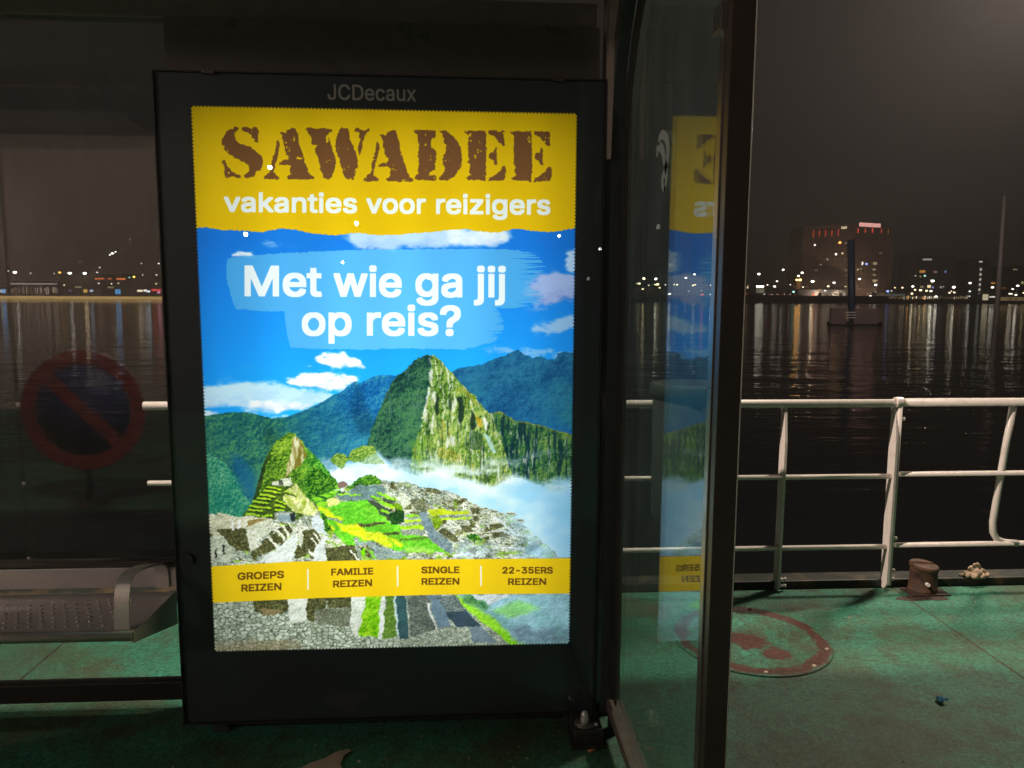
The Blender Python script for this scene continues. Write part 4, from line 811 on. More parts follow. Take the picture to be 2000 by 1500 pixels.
def poster_build(nt):
    g = N(nt); tx = g.n('ShaderNodeTexImage'); tx.image = img; tx.interpolation = 'Linear'; tx.extension = 'EXTEND'; uv = g.n('ShaderNodeTexCoord').outputs['UV']; g.l(uv, tx.inputs[0])
    sp = g.n('ShaderNodeSeparateXYZ'); g.l(uv, sp.inputs[0])
    # the light box behind: tubes stand in a row, weaker towards the sheet's rim
    ex = g.math('ABSOLUTE', g.math('SUBTRACT', g.math('MULTIPLY', sp.outputs[0], 2.), 1.)); ey = g.math('ABSOLUTE', g.math('SUBTRACT', g.math('MULTIPLY', sp.outputs[1], 2.), .93))
    fx = g.math('SUBTRACT', 1., g.math('MULTIPLY', g.math('POWER', ex, 2.6), .46)); fy = g.math('SUBTRACT', 1., g.math('MULTIPLY', g.math('POWER', ey, 4.), .50))
    tubes = g.math('ADD', .96, g.math('MULTIPLY', g.math('SINE', g.math('MULTIPLY', sp.outputs[0], 37.7)), .035))
    st = g.math('MULTIPLY', g.math('MULTIPLY', fx, fy), g.math('MULTIPLY', tubes, 1.36))
    e = g.n('ShaderNodeEmission'); g.l(tx.outputs[0], e.inputs[0]); g.l(st, e.inputs[1]); g.out(e.outputs[0])
M_poster = node_mat('backlit_poster', poster_build)
quad([(P0 - .004, .006, PZ0 - .004), (P1 + .004, .006, PZ0 - .004), (P1 + .004, .006, PZ1 + .004), (P0 - .004, .006, PZ1 + .004)], 'poster', M_poster, t)
# maker's name printed on the border above the poster
lp = glyph_polys('JCDecaux'); al = np.concatenate(lp); mn, mx = al.min(0), al.max(0); LW, LH = 760, 150
sv = (PW, PH)
PHs, PWs = PH, PW
PH, PW = LH, LW
mk = dilate(fill([np.c_[(p[:, 0] - mn[0]) / (mx[0] - mn[0]) * 700 + 30, LH - 20 - (p[:, 1] - mn[1]) / (mx[1] - mn[1]) * 110] for p in lp], nonzero=True), 2.2)
PH, PW = PHs, PWs
ni = image_from('maker_name_print', np.repeat(mk[..., None], 3, 2)); ni.colorspace_settings.name = 'Non-Color'
def name_build(nt):
    g = N(nt); tx = g.n('ShaderNodeTexImage'); tx.image = ni; g.l(g.n('ShaderNodeTexCoord').outputs['UV'], tx.inputs[0])
    d = g.n('ShaderNodeBsdfPrincipled'); d.inputs['Base Color'].default_value = (.50, .47, .44, 1); d.inputs['Roughness'].default_value = .5; tr = g.n('ShaderNodeBsdfTransparent'); m = g.n('ShaderNodeMixShader')
    g.l(tx.outputs[0], m.inputs[0]); g.l(tr.outputs[0], m.inputs[1]); g.l(d.outputs[0], m.inputs[2]); g.out(m.outputs[0])
a = bearing(640, 178, -.0005); c = bearing(812, 179, -.0005); hz = .053; k0 = 30 / 700 * (c.x - a.x)
quad([(a.x - k0, -.0012, a.z - hz / 2 - .006), (c.x + k0, -.0012, a.z - hz / 2 - .006), (c.x + k0, -.0012, a.z + hz / 2 + .002), (a.x - k0, -.0012, a.z + hz / 2 + .002)], 'maker_name', node_mat('maker_name_print', name_build), door)

# ------------------------------------------------------------------ shelter: glass back wall, roof, pillars, side pane
GY = .16
t = thing('shelter', 'ferry waiting shelter with glass back wall and flat roof around the poster', 'shelter', (0, GY, 0))
for x0, x1 in ((-2.0, -.655), (-.648, BX0 - .006)): MB().box(x0, x1, GY - .005, GY + .005, .118, 2.285).build('back_pane', M_glass, t)
MB().bbox(-2.05, BX0 - .004, GY - .022, GY + .022, .052, .118, .004).build('bottom_rail', pbr('dark_rail_paint', (.012, .010, .009), .5), t)
MB().bbox(-2.05, BX1 - .01, GY - .03, GY + .03, 2.29, 2.37, .006).build('top_rail', pbr('grey_lintel_paint', (.16, .13, .12), .5), t)
M_brown = pbr('dark_brown_panel', (.085, .078, .068), .3, 0, .2, 3)
MB().box(BX0, BX1 - .004, .10, .125, BZ1 + .002, 2.285).build('header_panel', M_brown, t)
MB().bbox(-2.1, 1.36, -1.02, .18, 2.44, 2.50, .01).build('roof', M_frame, t)
MB().bbox(-2.1, 1.36, -1.05, -1.022, 2.40, 2.51, .006).build('gutter', M_grey, t)
MB().bbox(-2.07, -2.02, GY - .03, GY + .03, 0, 2.44, .006).build('pillar', M_frame, t)
def sweep(x0, x1, pts, dpt, name, mat, par):           # pillar bent forward at its head, seen from the side
    v = []; P_ = [Vector(p) for p in pts]
    for i, p in enumerate(P_):
        d = (P_[min(i + 1, len(P_) - 1)] - P_[max(i - 1, 0)]).normalized(); nr = Vector((d.y, -d.x)); q = p + nr * dpt
        v += [(x0, p.x, p.y), (x1, p.x, p.y), (x1, q.x, q.y), (x0, q.x, q.y)]
    f = [(4 * i + k, 4 * i + (k + 1) % 4, 4 * i + 4 + (k + 1) % 4, 4 * i + 4 + k) for i in range(len(P_) - 1) for k in range(4)] + [(0, 1, 2, 3), tuple(4 * (len(P_) - 1) + k for k in (3, 2, 1, 0))]
    return MB().add(v, f).build(name, mat, par)
curve = [(.0, .03), (0., 1.75)] + [(-.50 + .50 * math.cos(a), 1.90 + .52 * math.sin(a)) for a in [k * math.pi / 2 / 10 for k in range(11)]]
sweep(1.266, 1.3005, curve, .075, 'front_pillar', M_frame, t)
MB().bbox(1.262, 1.352, .09, .16, 0, 2.44, .004).build('rear_pillar', M_post, t)
M_gus = pbr('pinkish_grey_gusset', (.42, .33, .29), .5)
b = MB(); g0 = [(1.2505, 1.86), (1.262, 1.86), (1.266, 2.05), (1.285, 2.28), (1.285, 2.435), (1.2485, 2.435)]
b.add([(x, -.02, z) for x, z in g0] + [(x, .02, z) for x, z in g0], [tuple(range(6)), tuple(range(6, 12))[::-1]] + [(i, (i + 1) % 6, (i + 1) % 6 + 6, i + 6) for i in range(6)]); b.build('gusset_plate', M_gus, t)
side = thing('side_pane', 'clear scratched glass side screen reflecting the poster, held by a dark end post', 'glass screen', (1.31, -.45, 0))
MB().box(1.3065, 1.3145, -.905, -.012, .10, 2.40).build('glass_pane', M_side, side)
MB().bbox(1.302, 1.347, -.935 - .012, -.935 + .016, 0, 2.44, .002).build('end_post', M_post, side)
MB().bbox(1.2985, 1.3185, -.917, -.893, .08, 2.42, .0015).build('clamp_strip', M_grey, side)
MB().tube([(1.3478, -.9455, 0), (1.3478, -.9455, 2.44)], .0016, 8).build('edge_highlight', pbr('pale_edge_highlight', (.85, .80, .74), .3, 0), side)  # pale bead stands in for the rim highlight on the post edge
for z, s_ in ((1.93, 1),):
    MB().bbox(1.290, 1.299, -.93 + .012, -.885 + .012, z, z + .05, .004).build('pane_clip', M_grey, side)
crv2 = [(-.075, .11), (-.075, 1.66)] + [(-.52 + .445 * math.cos(a), 1.84 + .50 * math.sin(a)) for a in [k * math.pi / 2 / 10 for k in range(9)]]
sweep(1.3015, 1.306, crv2, .080, 'edge_strip', pbr('dull_grey_strip', (.055, .05, .045), .4, .3), side)
M_foot = pbr('worn_foot_rail', (.22, .17, .15), .45, .4, .2, 20)
MB().bbox(1.285, 1.336, -.905, -.012, .060, .0975, .004).build('foot_rail', M_foot, side)
for y in (-.03, -.88): MB().bbox(1.29, 1.33, y - .02, y + .02, 0, .06, .003).build('foot', M_dark, side)
# scrawl scratched and sprayed on the side pane
def ribbon(pts, w, x):
    P_ = [Vector((p.y, p.z)) for p in pts]; v = []
    for i, p in enumerate(P_):
        d = (P_[min(i + 1, len(P_) - 1)] - P_[max(i - 1, 0)]).normalized(); nr = Vector((-d.y, d.x)) * w * (.55 + .45 * math.sin(math.pi * i / (len(P_) - 1)))
        v += [(x, p.x + nr.x, p.y + nr.y), (x, p.x - nr.x, p.y - nr.y)]
    return v, [(2 * i, 2 * i + 1, 2 * i + 3, 2 * i + 2) for i in range(len(P_) - 1)]
def on_pane(px, py): 
    d = rt2 * ((px - 1000) / 1440) + dn2 * ((py - 750) / 1440) + fw; return CAM + d * ((1.3058 - CAM.x) / d.x)
def smooth(pts, k=5):
    out = []
    for i in range(len(pts) - 1):
        p0, p1, p2, p3 = (pts[max(i - 1, 0)], pts[i], pts[i + 1], pts[min(i + 2, len(pts) - 1)])
        for j in range(k):
            t_ = j / k; out.append(tuple(.5 * ((2 * p1[a]) + (-p0[a] + p2[a]) * t_ + (2 * p0[a] - 5 * p1[a] + 4 * p2[a] - p3[a]) * t_**2 + (-p0[a] + 3 * p1[a] - 3 * p2[a] + p3[a]) * t_**3) for a in (0, 1)))
    return out + [pts[-1]]
M_chalk = pbr('pale_paint_scrawl', (.34, .34, .32), .7)
b = MB()
for st in ([(1284, 304), (1283, 294), (1287, 286), (1293, 292), (1297, 312), (1301, 330), (1301, 350), (1297, 374)], [(1286, 284), (1288, 270), (1293, 263), (1300, 268), (1304, 284), (1303, 310), (1299, 332), (1294, 348), (1294, 362), (1299, 372)]):
    v, f = ribbon([on_pane(*p) for p in smooth(st)], .013, 1.3058); b.add(v, f)
b.build('scrawl', M_chalk, side)

# bench
t = thing('bench', 'brushed metal bench seat with raised studs fixed along the shelter back wall', 'bench', (-1.0, 0, .42))
S0, S1 = -2.0, -.168
MB().bbox(S0, S1, -.165, .128, .436, .446, .003).build('seat', M_seat, t)
MB().tube([(S0, -.182, .438), (S1 + .002, -.182, .438)], .0165, 16).build('front_edge', pbr('satin_front_tube', (.85, .74, .66), .36, .55, .05, 14), t)
b = MB(); R = random.Random(2)
for i in range(60):
    for j in range(7):
        x = S1 - .11 - i * .036 - (j % 2) * .018; y = -.130 + j * .032
        if x < S0 + .05: continue
        b.lathe([(.0062, 0), (.0052, .0026), (.0022, .0042)], (x, y, .4455), 8)
b.build('stud', M_steel, t, 'stuff')
MB().bbox(S0, -.155, .128, .134, .462, .530, .002).build('back_plate', M_seat, t)
MB().tube([(S0, .122, .553), (-.108, .122, .553)], .0135, 14).build('back_tube', M_grey, t)
arch = [(-.172, .447), (-.166, .52), (-.152, .572), (-.130, .594), (-.10, .600), (-.02, .588), (.06, .566), (.10, .548), (.122, .515), (.124, .462)]
MB().strip(smooth(arch, 4), -.225, -.182, t=.0055).build('armrest', M_steel, t)
b = MB(); e = [(-.190, .448), (-.190, .418), (-.14, .405), (.13, .33), (.13, .448)]
b.add([(-.1675, y, z) for y, z in e] + [(-.1625, y, z) for y, z in e], [tuple(range(5)), tuple(range(5, 10))[::-1]] + [(i, (i + 1) % 5, (i + 1) % 5 + 5, i + 5) for i in range(5)]); b.build('end_bracket', M_seat, t)
# floor bracket with dome nut at the foot of the display box
t = thing('floor_bracket', 'dark floor bracket with shiny dome nut at the foot of the display', 'bracket', (1.205, -.075, 0))
MB().bbox(1.150, 1.262, -.135, -.012, .0005, .012, .003).build('base_plate', M_dark, t)
MB().bbox(1.158, 1.255, -.125, -.014, .012, .060, .008).build('block', M_dark, t)
MB().lathe([(.034, .060), (.034, .063), (.0005, .063)], (1.200, -.085, 0), 28).build('washer', M_grey, t)
MB().lathe([(.0135, .063), (.0135, .077), (.0120, .082), (.0125, .090), (.0095, .0985), (.004, .1025), (.0005, .103)], (1.200, -.085, 0), 18).build('dome_nut', M_steel, t)
MB().lathe([(.006, .060), (.006, .066), (.0005, .067)], (1.236, -.098, 0), 10).build('screw', M_steel, t)
MB().bbox(-.02, .03, .02, .10, 0, .046, .004).build('leg', M_frame, bpy.data.objects['display_box']); MB().bbox(1.15, 1.20, .02, .10, 0, .046, .004).build('leg', M_frame, bpy.data.objects['display_box'])

# ------------------------------------------------------------------ behind the photographer: only ever seen mirrored in the glass
t = thing('deckhouse', 'cream deckhouse wall seen only as a faint brown reflection in the shelter glass', 'deckhouse', (0, -7.1, 0))
MB().box(-9, -3.0, -7.3, -7.0, 0, 3.4).build('wall', M_wallc, t)
MB().box(-2.995, 12, -7.3, -7.02, 0, 3.4).build('dark_panel', pbr('added_black_panel', (.008, .008, .009), .7), t)  # unseen dark panel added to keep the brown veil off the poster
MB().box(-9, -3.0, -7.3, -6.2, 3.402, 3.5).build('canopy', M_frame, t)
for k, p in enumerate(((-1.44, 2.91), (-.47, 2.29), (-1.74, 2.15), (-.64, 1.84), (1.9, 2.17), (2.39, 2.02), (.36, 1.67))):
    l_ = thing('wall_lamp', 'small round lamp mirrored as a dot ' + ('on the second letter of the brown heading', 'under the white line below the brown heading', 'at left just under the yellow head panel', 'above the word wie on the poster', 'in the upper right blue corner of the poster', 'on the black border right of the poster', 'on the word wie in the headline')[k], 'lamp', (p[0], -6.5, p[1]), 'small lamps mirrored in the poster glass')
    MB().lathe([(.030, -.5), (.030, -.02)], (p[0], -6.5, p[1]), 12, axis='y').build('arm', M_frame, l_)
    MB().lathe([(.026 if k < 3 else .018, -.02), (.026 if k < 3 else .018, .0), (.001, .012)], (p[0], -6.5, p[1]), 16, axis='y').build('lens', glow('bulkhead_lens', (1, .92, .78), 60), l_)
# no-parking sign mirrored in the left pane
sc_ = Vector((-1.80, -2.5, .66)); r = .42
t = thing('no_parking_sign', 'round blue no parking sign with red border, a dim reflection in the glass', 'sign', (sc_.x, sc_.y, 0))
M_sb = pbr('blue_sign_face', (.02, .035, .16), .5, 0, .5, 4); M_sr = pbr('red_sign_face', (.36, .05, .05), .5, 0, .4, 4); M_sw = pbr('white_sign_edge', (.5, .45, .42), .5)
MB().lathe([(.0005, -.006), (r, -.006), (r, 0.), (.0005, 0.)], tuple(sc_), 64, axis='y').build('plate', M_sw, t)
MB().lathe([(.0005, .001), (r * .74, .001), (r * .74, .003), (.0005, .003)], tuple(sc_), 64, axis='y').build('blue_face', M_sb, t)
b = MB(); n = 72; v = []
for k in range(n):
    a = 2 * math.pi * k / n
    for q, y in ((r * .755, .002), (r * .755, .005), (r * .975, .005), (r * .975, .002)): v.append((sc_.x + q * math.cos(a), sc_.y + y, sc_.z + q * math.sin(a)))
b.add(v, [(4 * k + j, 4 * k + (j + 1) % 4, 4 * ((k + 1) % n) + (j + 1) % 4, 4 * ((k + 1) % n) + j) for k in range(n) for j in range(4)]); b.build('red_ring', M_sr, t)
# slash: from upper left to lower right as it reads in the reflection
a = math.radians(-45); d = Vector((math.cos(a), 0, math.sin(a))); nn_ = Vector((-d.z, 0, d.x))
b = MB(); L_ = r * .76; w_ = r * .105; v = [sc_ + d * s1 * L_ + nn_ * s2 * w_ + Vector((0, y, 0)) for y in (.0035, .006) for s1, s2 in ((-1, -1), (1, -1), (1, 1), (-1, 1))]
b.add(v, [(0, 1, 2, 3), (7, 6, 5, 4), (0, 4, 5, 1), (1, 5, 6, 2), (2, 6, 7, 3), (3, 7, 4, 0)]); b.build('red_slash', M_sr, t)
MB().tube([(sc_.x, sc_.y - .02, 0), (sc_.x, sc_.y - .02, sc_.z + .2)], .02, 10).build('post', M_grey, t)
MB().lathe([(.12, 0), (.12, .012), (.03, .02), (.0005, .02)], (sc_.x, sc_.y - .02, 0), 20).build('foot', M_dark, t)
# floodlights A and B, plus two unseen lamps added as fill
for loc, aim, lab in ((BENCH_FILL, (0, 0, 0), 'unseen fill lamp added for the bench, on a mast behind the photographer'), (LAMP_A, (1, .8, 0), 'deck floodlight on a tall mast over the shelter'), (LAMP_B, (1.5, .8, 0), 'deck floodlight on a tall mast beyond the railing at right'), (WALL_FILL, (0, 0, 0), 'unseen lamp added to light the deckhouse wall')):
    sx = -2.2 if loc[0] == -1.0 else .8
    l_ = thing('floodlight', lab, 'floodlight', (loc[0] + sx, loc[1], 0))
    MB().tube([(loc[0] + sx, loc[1], -1.5 if loc[1] > 1 else 0), (loc[0] + sx, loc[1], loc[2] + .27), (loc[0] + .1 * (1 if sx > 0 else -1), loc[1], loc[2] + .29)], .04, 10).build('mast', M_white, l_)
    MB().bbox(loc[0] - .16, loc[0] + .16, loc[1] - .12, loc[1] + .12, loc[2] + .16, loc[2] + .24, .01).build('housing', M_frame, l_)

# ------------------------------------------------------------------ far bank
QY = 600.
def W3(px, py, Y=QY): return bearing(px, py, Y)
b = MB(); x0, x1 = -1400, 1700
b.box(W3(1430, 580).x - 60, W3(1735, 580).x, QY, QY + 60, WATER_Z - .5, W3(1500, 577).z); b.box(W3(1735, 580).x, x1, QY + 1, QY + 60, WATER_Z - .5, W3(1900, 588).z)
b.box(x0, W3(1430, 580).x - 60, QY + 1, QY + 60, WATER_Z - .5, W3(100, 585).z)
b.build('quay', M_quay, None, 'structure')
MB().box(-2500, 2500, QY + 55, 3000, WATER_Z, .3).build('ground', M_quay, None, 'structure')
def haze_build(nt):
    g = N(nt); v = g.n('ShaderNodeVolumePrincipled'); v.inputs['Color'].default_value = (.95, .9, .86, 1); v.inputs['Density'].default_value = .0010; v.inputs['Anisotropy'].default_value = .35
    o = nt.nodes.new('ShaderNodeOutputMaterial'); g.l(v.outputs[0], o.inputs['Volume'])
if True:
    MB().box(-2600, 2600, -61, 3250, WATER_Z - 1.5, 95).build('haze', node_mat('night_haze', haze_build), None, 'stuff')
def wallmat(name, c): return pbr(name, c, .8, 0, .3, .05)
M_b1 = wallmat('dark_brick', (.14, .075, .05)); M_b2 = wallmat('dark_render', (.020, .018, .018)); M_b3 = wallmat('grey_green_render', (.030, .032, .026))
def far_box(name, px0, px1, py0, py1, depth, mat, parent, Y=QY + 6):
    a, c = W3(px0, py0, Y), W3(px1, py1, Y); return MB().box(a.x, c.x, Y, Y + depth, c.z, a.z).build(name, mat, parent)
def far_win(px, py, w, h, col, st, parent, Y=QY + 5.9, name='window'):
    c = W3(px, py, Y); s = Y / 1440
    key = 'lit_%d_%d_%d_%d' % (int(col[0] * 100), int(col[1] * 100), int(col[2] * 100), int(st * 10))
    return MB().box(c.x - w * s / 2, c.x + w * s / 2, Y - .06, Y, c.z - h * s / 2, c.z + h * s / 2).build(name, glow(key, col, st), parent)
WARM, WHITE, ORANGE, BLUE, RED, PINK, GREEN = (1, .78, .42), (1, .93, .80), (1, .45, .08), (.30, .45, 1), (1, .09, .04), (1, .48, .42), (.5, 1, .8)
Z7c = lambda a, c: (1440 + a / 7.143, 430 + c / 7.143); Z8c = lambda a, c: (1720 + a / 7.143, 430 + c / 7.143); ZL = lambda a, c: (a / 4.762, 400 + c / 4.762); ZP = lambda a, c: (1160 + a / 6.667, 420 + c / 6.667)
# the tower
a, c = W3(1577, 440, 640), W3(1738, 578, 640); tw = thing('tower_block', 'tall dark brick tower with pink and red lights around its crown', 'tower', ((a.x + c.x) / 2, 640, c.z))
H0, H1 = c.z, a.z; xm = W3(1662, 500, 625).x
b = MB(); v = []
for z in (H0, H1 - 4): v += [(a.x, 648, z), (xm, 625, z), (c.x, 640, z), (c.x - 4, 690, z), (a.x + 6, 690, z)]
b.add(v, [(0, 1, 6, 5), (1, 2, 7, 6), (2, 3, 8, 7), (3, 4, 9, 8), (4, 0, 5, 9), (9, 8, 7, 6, 5)]); b.build('wall', M_b1, tw)
b = MB(); v = []
for z, k in ((H1 - 4, 0), (H1 - 1, .6), (H1, .6)): v += [(a.x + 1 - k, 648 - k, z), (xm, 625.6 - k, z), (c.x - 1 + k, 640.5 - k, z), (c.x - 5, 688, z), (a.x + 7, 688, z)]
b.add(v, [(i + 5 * j, (i + 1) % 5 + 5 * j, (i + 1) % 5 + 5 * j + 5, i + 5 * j + 5) for j in (0, 1) for i in range(5)] + [(14, 13, 12, 11, 10)]); b.build('roof_storey', M_b1, tw)
def face(px, py, w, h, col, st, name='window', side=None):    # a lit opening on the tower, on whichever face stands there
    left = px < 1662 if side is None else side; d = rt2 * ((px - 1000) / 1440) + dn2 * ((py - 750) / 1440) + fw
    A_, B_ = (Vector((a.x, 648)), Vector((xm, 625))) if left else (Vector((xm, 625)), Vector((c.x, 640)))
    e = (B_ - A_).normalized(); nr = Vector((e.y, -e.x)); tt = ((A_ - CAM.xy).dot(nr)) / (d.xy.dot(nr)); P_ = CAM + d * tt; s = 630 / 1440
    o_ = Vector((nr.x, nr.y, 0)) * .25; E_ = Vector((e.x, e.y, 0)) * w * s / 2; U_ = Vector((0, 0, h * s / 2)); Pp = P_ + o_
    v = [Pp - E_ - U_, Pp + E_ - U_, Pp + E_ + U_, Pp - E_ + U_]; v += [q - o_ * 1.2 for q in v]
    key = 'lit_%d_%d_%d_%d' % (int(col[0] * 100), int(col[1] * 100), int(col[2] * 100), int(st * 10))
    return MB().add(v, [(0, 1, 2, 3), (7, 6, 5, 4), (0, 4, 5, 1), (1, 5, 6, 2), (2, 6, 7, 3), (3, 7, 4, 0)]).build(name, glow(key, col, st) if st else MATS['dull_pane'], tw)
pbr('dull_pane', (.05, .05, .055), .2, 0, .3, .3)
for i in range(9):
    for j in range(10):
        px, py = 1584 + i * 8.7, 472 + j * 10
        if (i, j) not in ((2, 3),): face(px, py, 4.2, 5, (0, 0, 0), 0, side=True)
for i in range(8):
    for j in range(10): face(1669 + i * 8.6, 466 + j * 10.6, 4.2, 5, (0, 0, 0), 0, side=False)
for zx, zy, w, h, col, st in ((1063, 190, 2.4, 14, RED, .5), (1145, 185, 2.2, 12, RED, .5), (1232, 180, 2.4, 13, RED, .55), (1320, 178, 2.2, 12, RED, .5), (1410, 170, 2.4, 13, RED, .5), (1685, 145, 2.8, 9, RED, .9), (1785, 145, 2.4, 8, RED, .8), (1885, 142, 3, 9, RED, 1.), (2010, 150, 2.2, 9, RED, .6), (2105, 155, 2, 9, ORANGE, .25)):
    face(*Z7c(zx, zy), w, h, col, st, 'lit_pilaster')
face(*Z7c(1490, 105), 10, 4.5, (1, .85, .5), 1., 'lit_louvre'); face(1699, 439.5, 56, 7.5, PINK, 1.3, 'crown_light', side=False)
for zx, zy, w, h, col, st in ((1083, 348, 3, 3, WHITE, 3), (1432, 312, 5, 4, ORANGE, 4), (1517, 315, 2.5, 4, WHITE, .4), (1378, 475, 3.4, 4, WHITE, 3), (1467, 462, 3.4, 3, WARM, 1.6), (1258, 546, 2.6, 2.6, WHITE, .8), (1745, 605, 3.6, 6, WHITE, 2), (1803, 612, 5, 4, BLUE, 2.4), (1920, 605, 10, 5, WARM, .5), (1680, 690, 4, 3.6, WARM, .8), (1722, 680, 4, 2, WARM, .4), (1908, 688, 9, 3, WARM, .5), (1908, 765, 9, 4, WARM, .35), (1920, 848, 13, 5, WARM, .7), (1165, 622, 3, 3, WHITE, .3), (1100, 700, 6, 3, WHITE, .12), (1690, 950, 9, 4, WARM, .25), (2000, 460, 6, 2, WHITE, .2), (1520, 705, 3, 3, WARM, .2), (1520, 770, 3, 3, WARM, .2)):
    face(*Z7c(zx, zy), w, h, col, st)
for px, w_ in ((1600, 26000), (1640, 20000), (1705, 26000)):  # fill lamps added to brighten the tower face
    q_ = W3(px, 577, QY + 4); l_ = thing('facade_fill', 'fill lamp added on the quay for the brick tower face ' + ('from the left', 'near its middle edge', 'from the right')[(px > 1620) + (px > 1660)], 'floodlight', tuple(q_), 'added tower fill lamps')
    MB().bbox(q_.x - 1.5, q_.x + 1.5, q_.y - 1.3, q_.y - 1.0, q_.z - .2, q_.z + 2.4, .05).build('housing', M_frame, l_)  # screen added to keep the fill lamp's glare off the water
    o = lamp('facade_fill_light', (q_.x, q_.y, q_.z + 1.2), w_, (1, .76, .56), .3); o.parent = l_; o.matrix_parent_inverse = l_.matrix_world.inverted()
# lower blocks
def block(label, px0, px1, py0, py1, mat, wins, name='office_block', cat='building', Y=QY + 30, depth=25, rows=None):
    base = W3((px0 + px1) / 2, py1, Y); t_ = thing(name, label, cat, (base.x, Y, base.z)); far_box('wall', px0, px1, py0, py1, depth, mat, t_, Y)
    A_, C_ = W3(px0, py0, Y), W3(px1, py1, Y); MB().box(A_.x + 1, C_.x - 1, Y + 2, Y + depth - 2, A_.z, A_.z + .8).build('roof', M_quay, t_)
    if rows:
        for i in range(rows[0]):
            for j in range(rows[1]):
                w = far_win(px0 + (i + .5) * (px1 - px0) / rows[0], py0 + 3 + (j + .5) * (py1 - py0 - 6) / rows[1], (px1 - px0) / rows[0] * .5, (py1 - py0) / rows[1] * .4, (1, 1, 1), 0, t_, Y - .02) if False else None
                c_ = W3(px0 + (i + .5) * (px1 - px0) / rows[0], py0 + 3 + (j + .5) * (py1 - py0 - 6) / rows[1], Y); s = Y / 1440; ww = (px1 - px0) / rows[0] * .26 * s; hh = (py1 - py0) / rows[1] * .22 * s
                MB().box(c_.x - ww, c_.x + ww, Y - .12, Y, c_.z - hh, c_.z + hh).build('window', MATS['dull_pane'], t_)
    for px, py, w, h, col, st in wins: far_win(px, py, w, h, col, st, t_, Y - .13)
    return t_
block('dark office block with a white light bar near its roof, right of tower', 1788, 1862, 501, 588, M_b2, [(*Z8c(652, 548), 19, 3.4, WHITE, .5), (*Z8c(582, 716), 12, 5, ORANGE, .7), (*Z8c(765, 722), 8, 4, PINK, .3), (*Z8c(905, 720), 3.4, 5, BLUE, .6), (*Z8c(617, 776), 4, 3.4, GREEN, 2), (*Z8c(487, 776), 2.6, 2.6, WHITE, .9), (*Z8c(555, 785), 3.4, 3, WARM, .5), (*Z8c(675, 925), 7, 5.5, WARM, 1.8), (*Z8c(575, 930), 7, 3.6, WARM, .3), (*Z8c(730, 938), 3, 3.6, BLUE, 1.2), (*Z8c(842, 935), 3.4, 3.6, WHITE, .6), (*Z8c(875, 928), 2.6, 2.6, WHITE, .7)], rows=(7, 6))
block('slim dark block with one column of lit stair windows', 1898, 1928, 507, 588, M_b3, [(*Z8c(1398, 580), 6.6, 3, WHITE, .9)] + [(*Z8c(1398 - k * 4.8, 686 + k * 70.5), 4.2, 5.4, WHITE, .75) for k in range(5)] + [(*Z8c(1372, 1030), 3.4, 2.6, WHITE, .8)], rows=(3, 7))
block('wide dim block behind the pale mast at the far right', 1938, 2060, 522, 588, M_b3, [(*Z8c(1877, 688), 9, 2.4, WARM, .35), (*Z8c(1978, 872), 6, 5, (.8, .8, .3), .5), (*Z8c(1705, 950), 13, 3.4, ORANGE, .12), (*Z8c(1568, 878), 9, 3.6, ORANGE, .6)], rows=(8, 5), Y=QY + 50)
R = random.Random(31)
hall = block('long low quay hall with a row of warm lit shopfronts', 1728, 1898, 573, 588, M_b3, [], 'quay_hall', Y=QY + 8, depth=14)
far_win(1749, 576, 40, 4.5, (.8, .8, .7), .12, hall, QY + 7.8, 'fascia')
for k in range(40):
    px = 1733 + k * 4.1 + R.uniform(-.6, .6); w = R.uniform(1.4, 3); st = R.choice((.15, .3, .6, 1.2, 1.8)) * (.35 if px < 1758 else 1) * (.45 if px > 1835 else 1)
    far_win(px, R.uniform(580, 582.5), w, R.uniform(3, 7), R.choice((WARM, WARM, WHITE, ORANGE, (1, .85, .6))), st, hall, QY + 7.8, 'shopfront')
pv = block('bright square pavilion on the quay under the slim block', 1918, 1931.5, 573.5, 588, M_b3, [(*Z8c(1462, 1075), 12, 12, (1, .85, .55), .8)], 'pavilion', Y=QY + 6, depth=6)
tb = block('low tram shelter with a white light bar beside the bright pavilion', 1932, 1946, 578, 588, M_b2, [(*Z8c(1557, 1070), 11.5, 2.6, WHITE, 1.6)], 'tram_shelter', Y=QY + 6, depth=4)
tr_ = block('long warm lit terrace wall on the far right quay', 1948, 2060, 578.5, 589, M_b2, [(2004, 584, 108, 7.5, (1, .68, .30), .22)] + [(1951 + k * 7, 584.5, .8, 7, (.02, .02, .02), .02) for k in range(14)], 'terrace_wall', cat='wall', Y=QY + 6, depth=4)
lp_ = block('small bright ticket pavilion on the quay left of the tower', 1472, 1494, 558, 578, M_b3, [(*Z7c(320, 975), 16, 11, (.9, .85, .6), .22), (*Z7c(145, 935), 3, 5, WARM, 1.2), (*Z7c(318, 925), 15, 2.6, (1, .95, .75), 14), (*Z7c(110, 1030), 9, 2.4, RED, .4)], 'pavilion', Y=QY + 20, depth=8)
block('flat dim shed on the quay beside the metal post', 1443, 1471, 556, 578, M_b2, [(*Z7c(120, 905), 20, 1.2, WARM, .12), (*Z7c(100, 960), 1, 12, WARM, .1)], 'quay_shed', Y=QY + 22, depth=8)
bg_ = block('low dark building at the foot of the tower with lit ground floor', 1560, 1655, 566, 578, M_b2, [(*Z7c(1225, 1000), 12, 1.6, WHITE, .5), (*Z7c(1360, 1040), 9, 3.4, (1, .9, .65), 1.6), (*Z7c(1430, 1040), 7, 3.6, WARM, 1.2), (*Z7c(1495, 1030), 5, 6, WHITE, .5), (*Z7c(1300, 1040), 5, 2, WARM, .3)], 'quay_building', Y=QY + 8, depth=8)
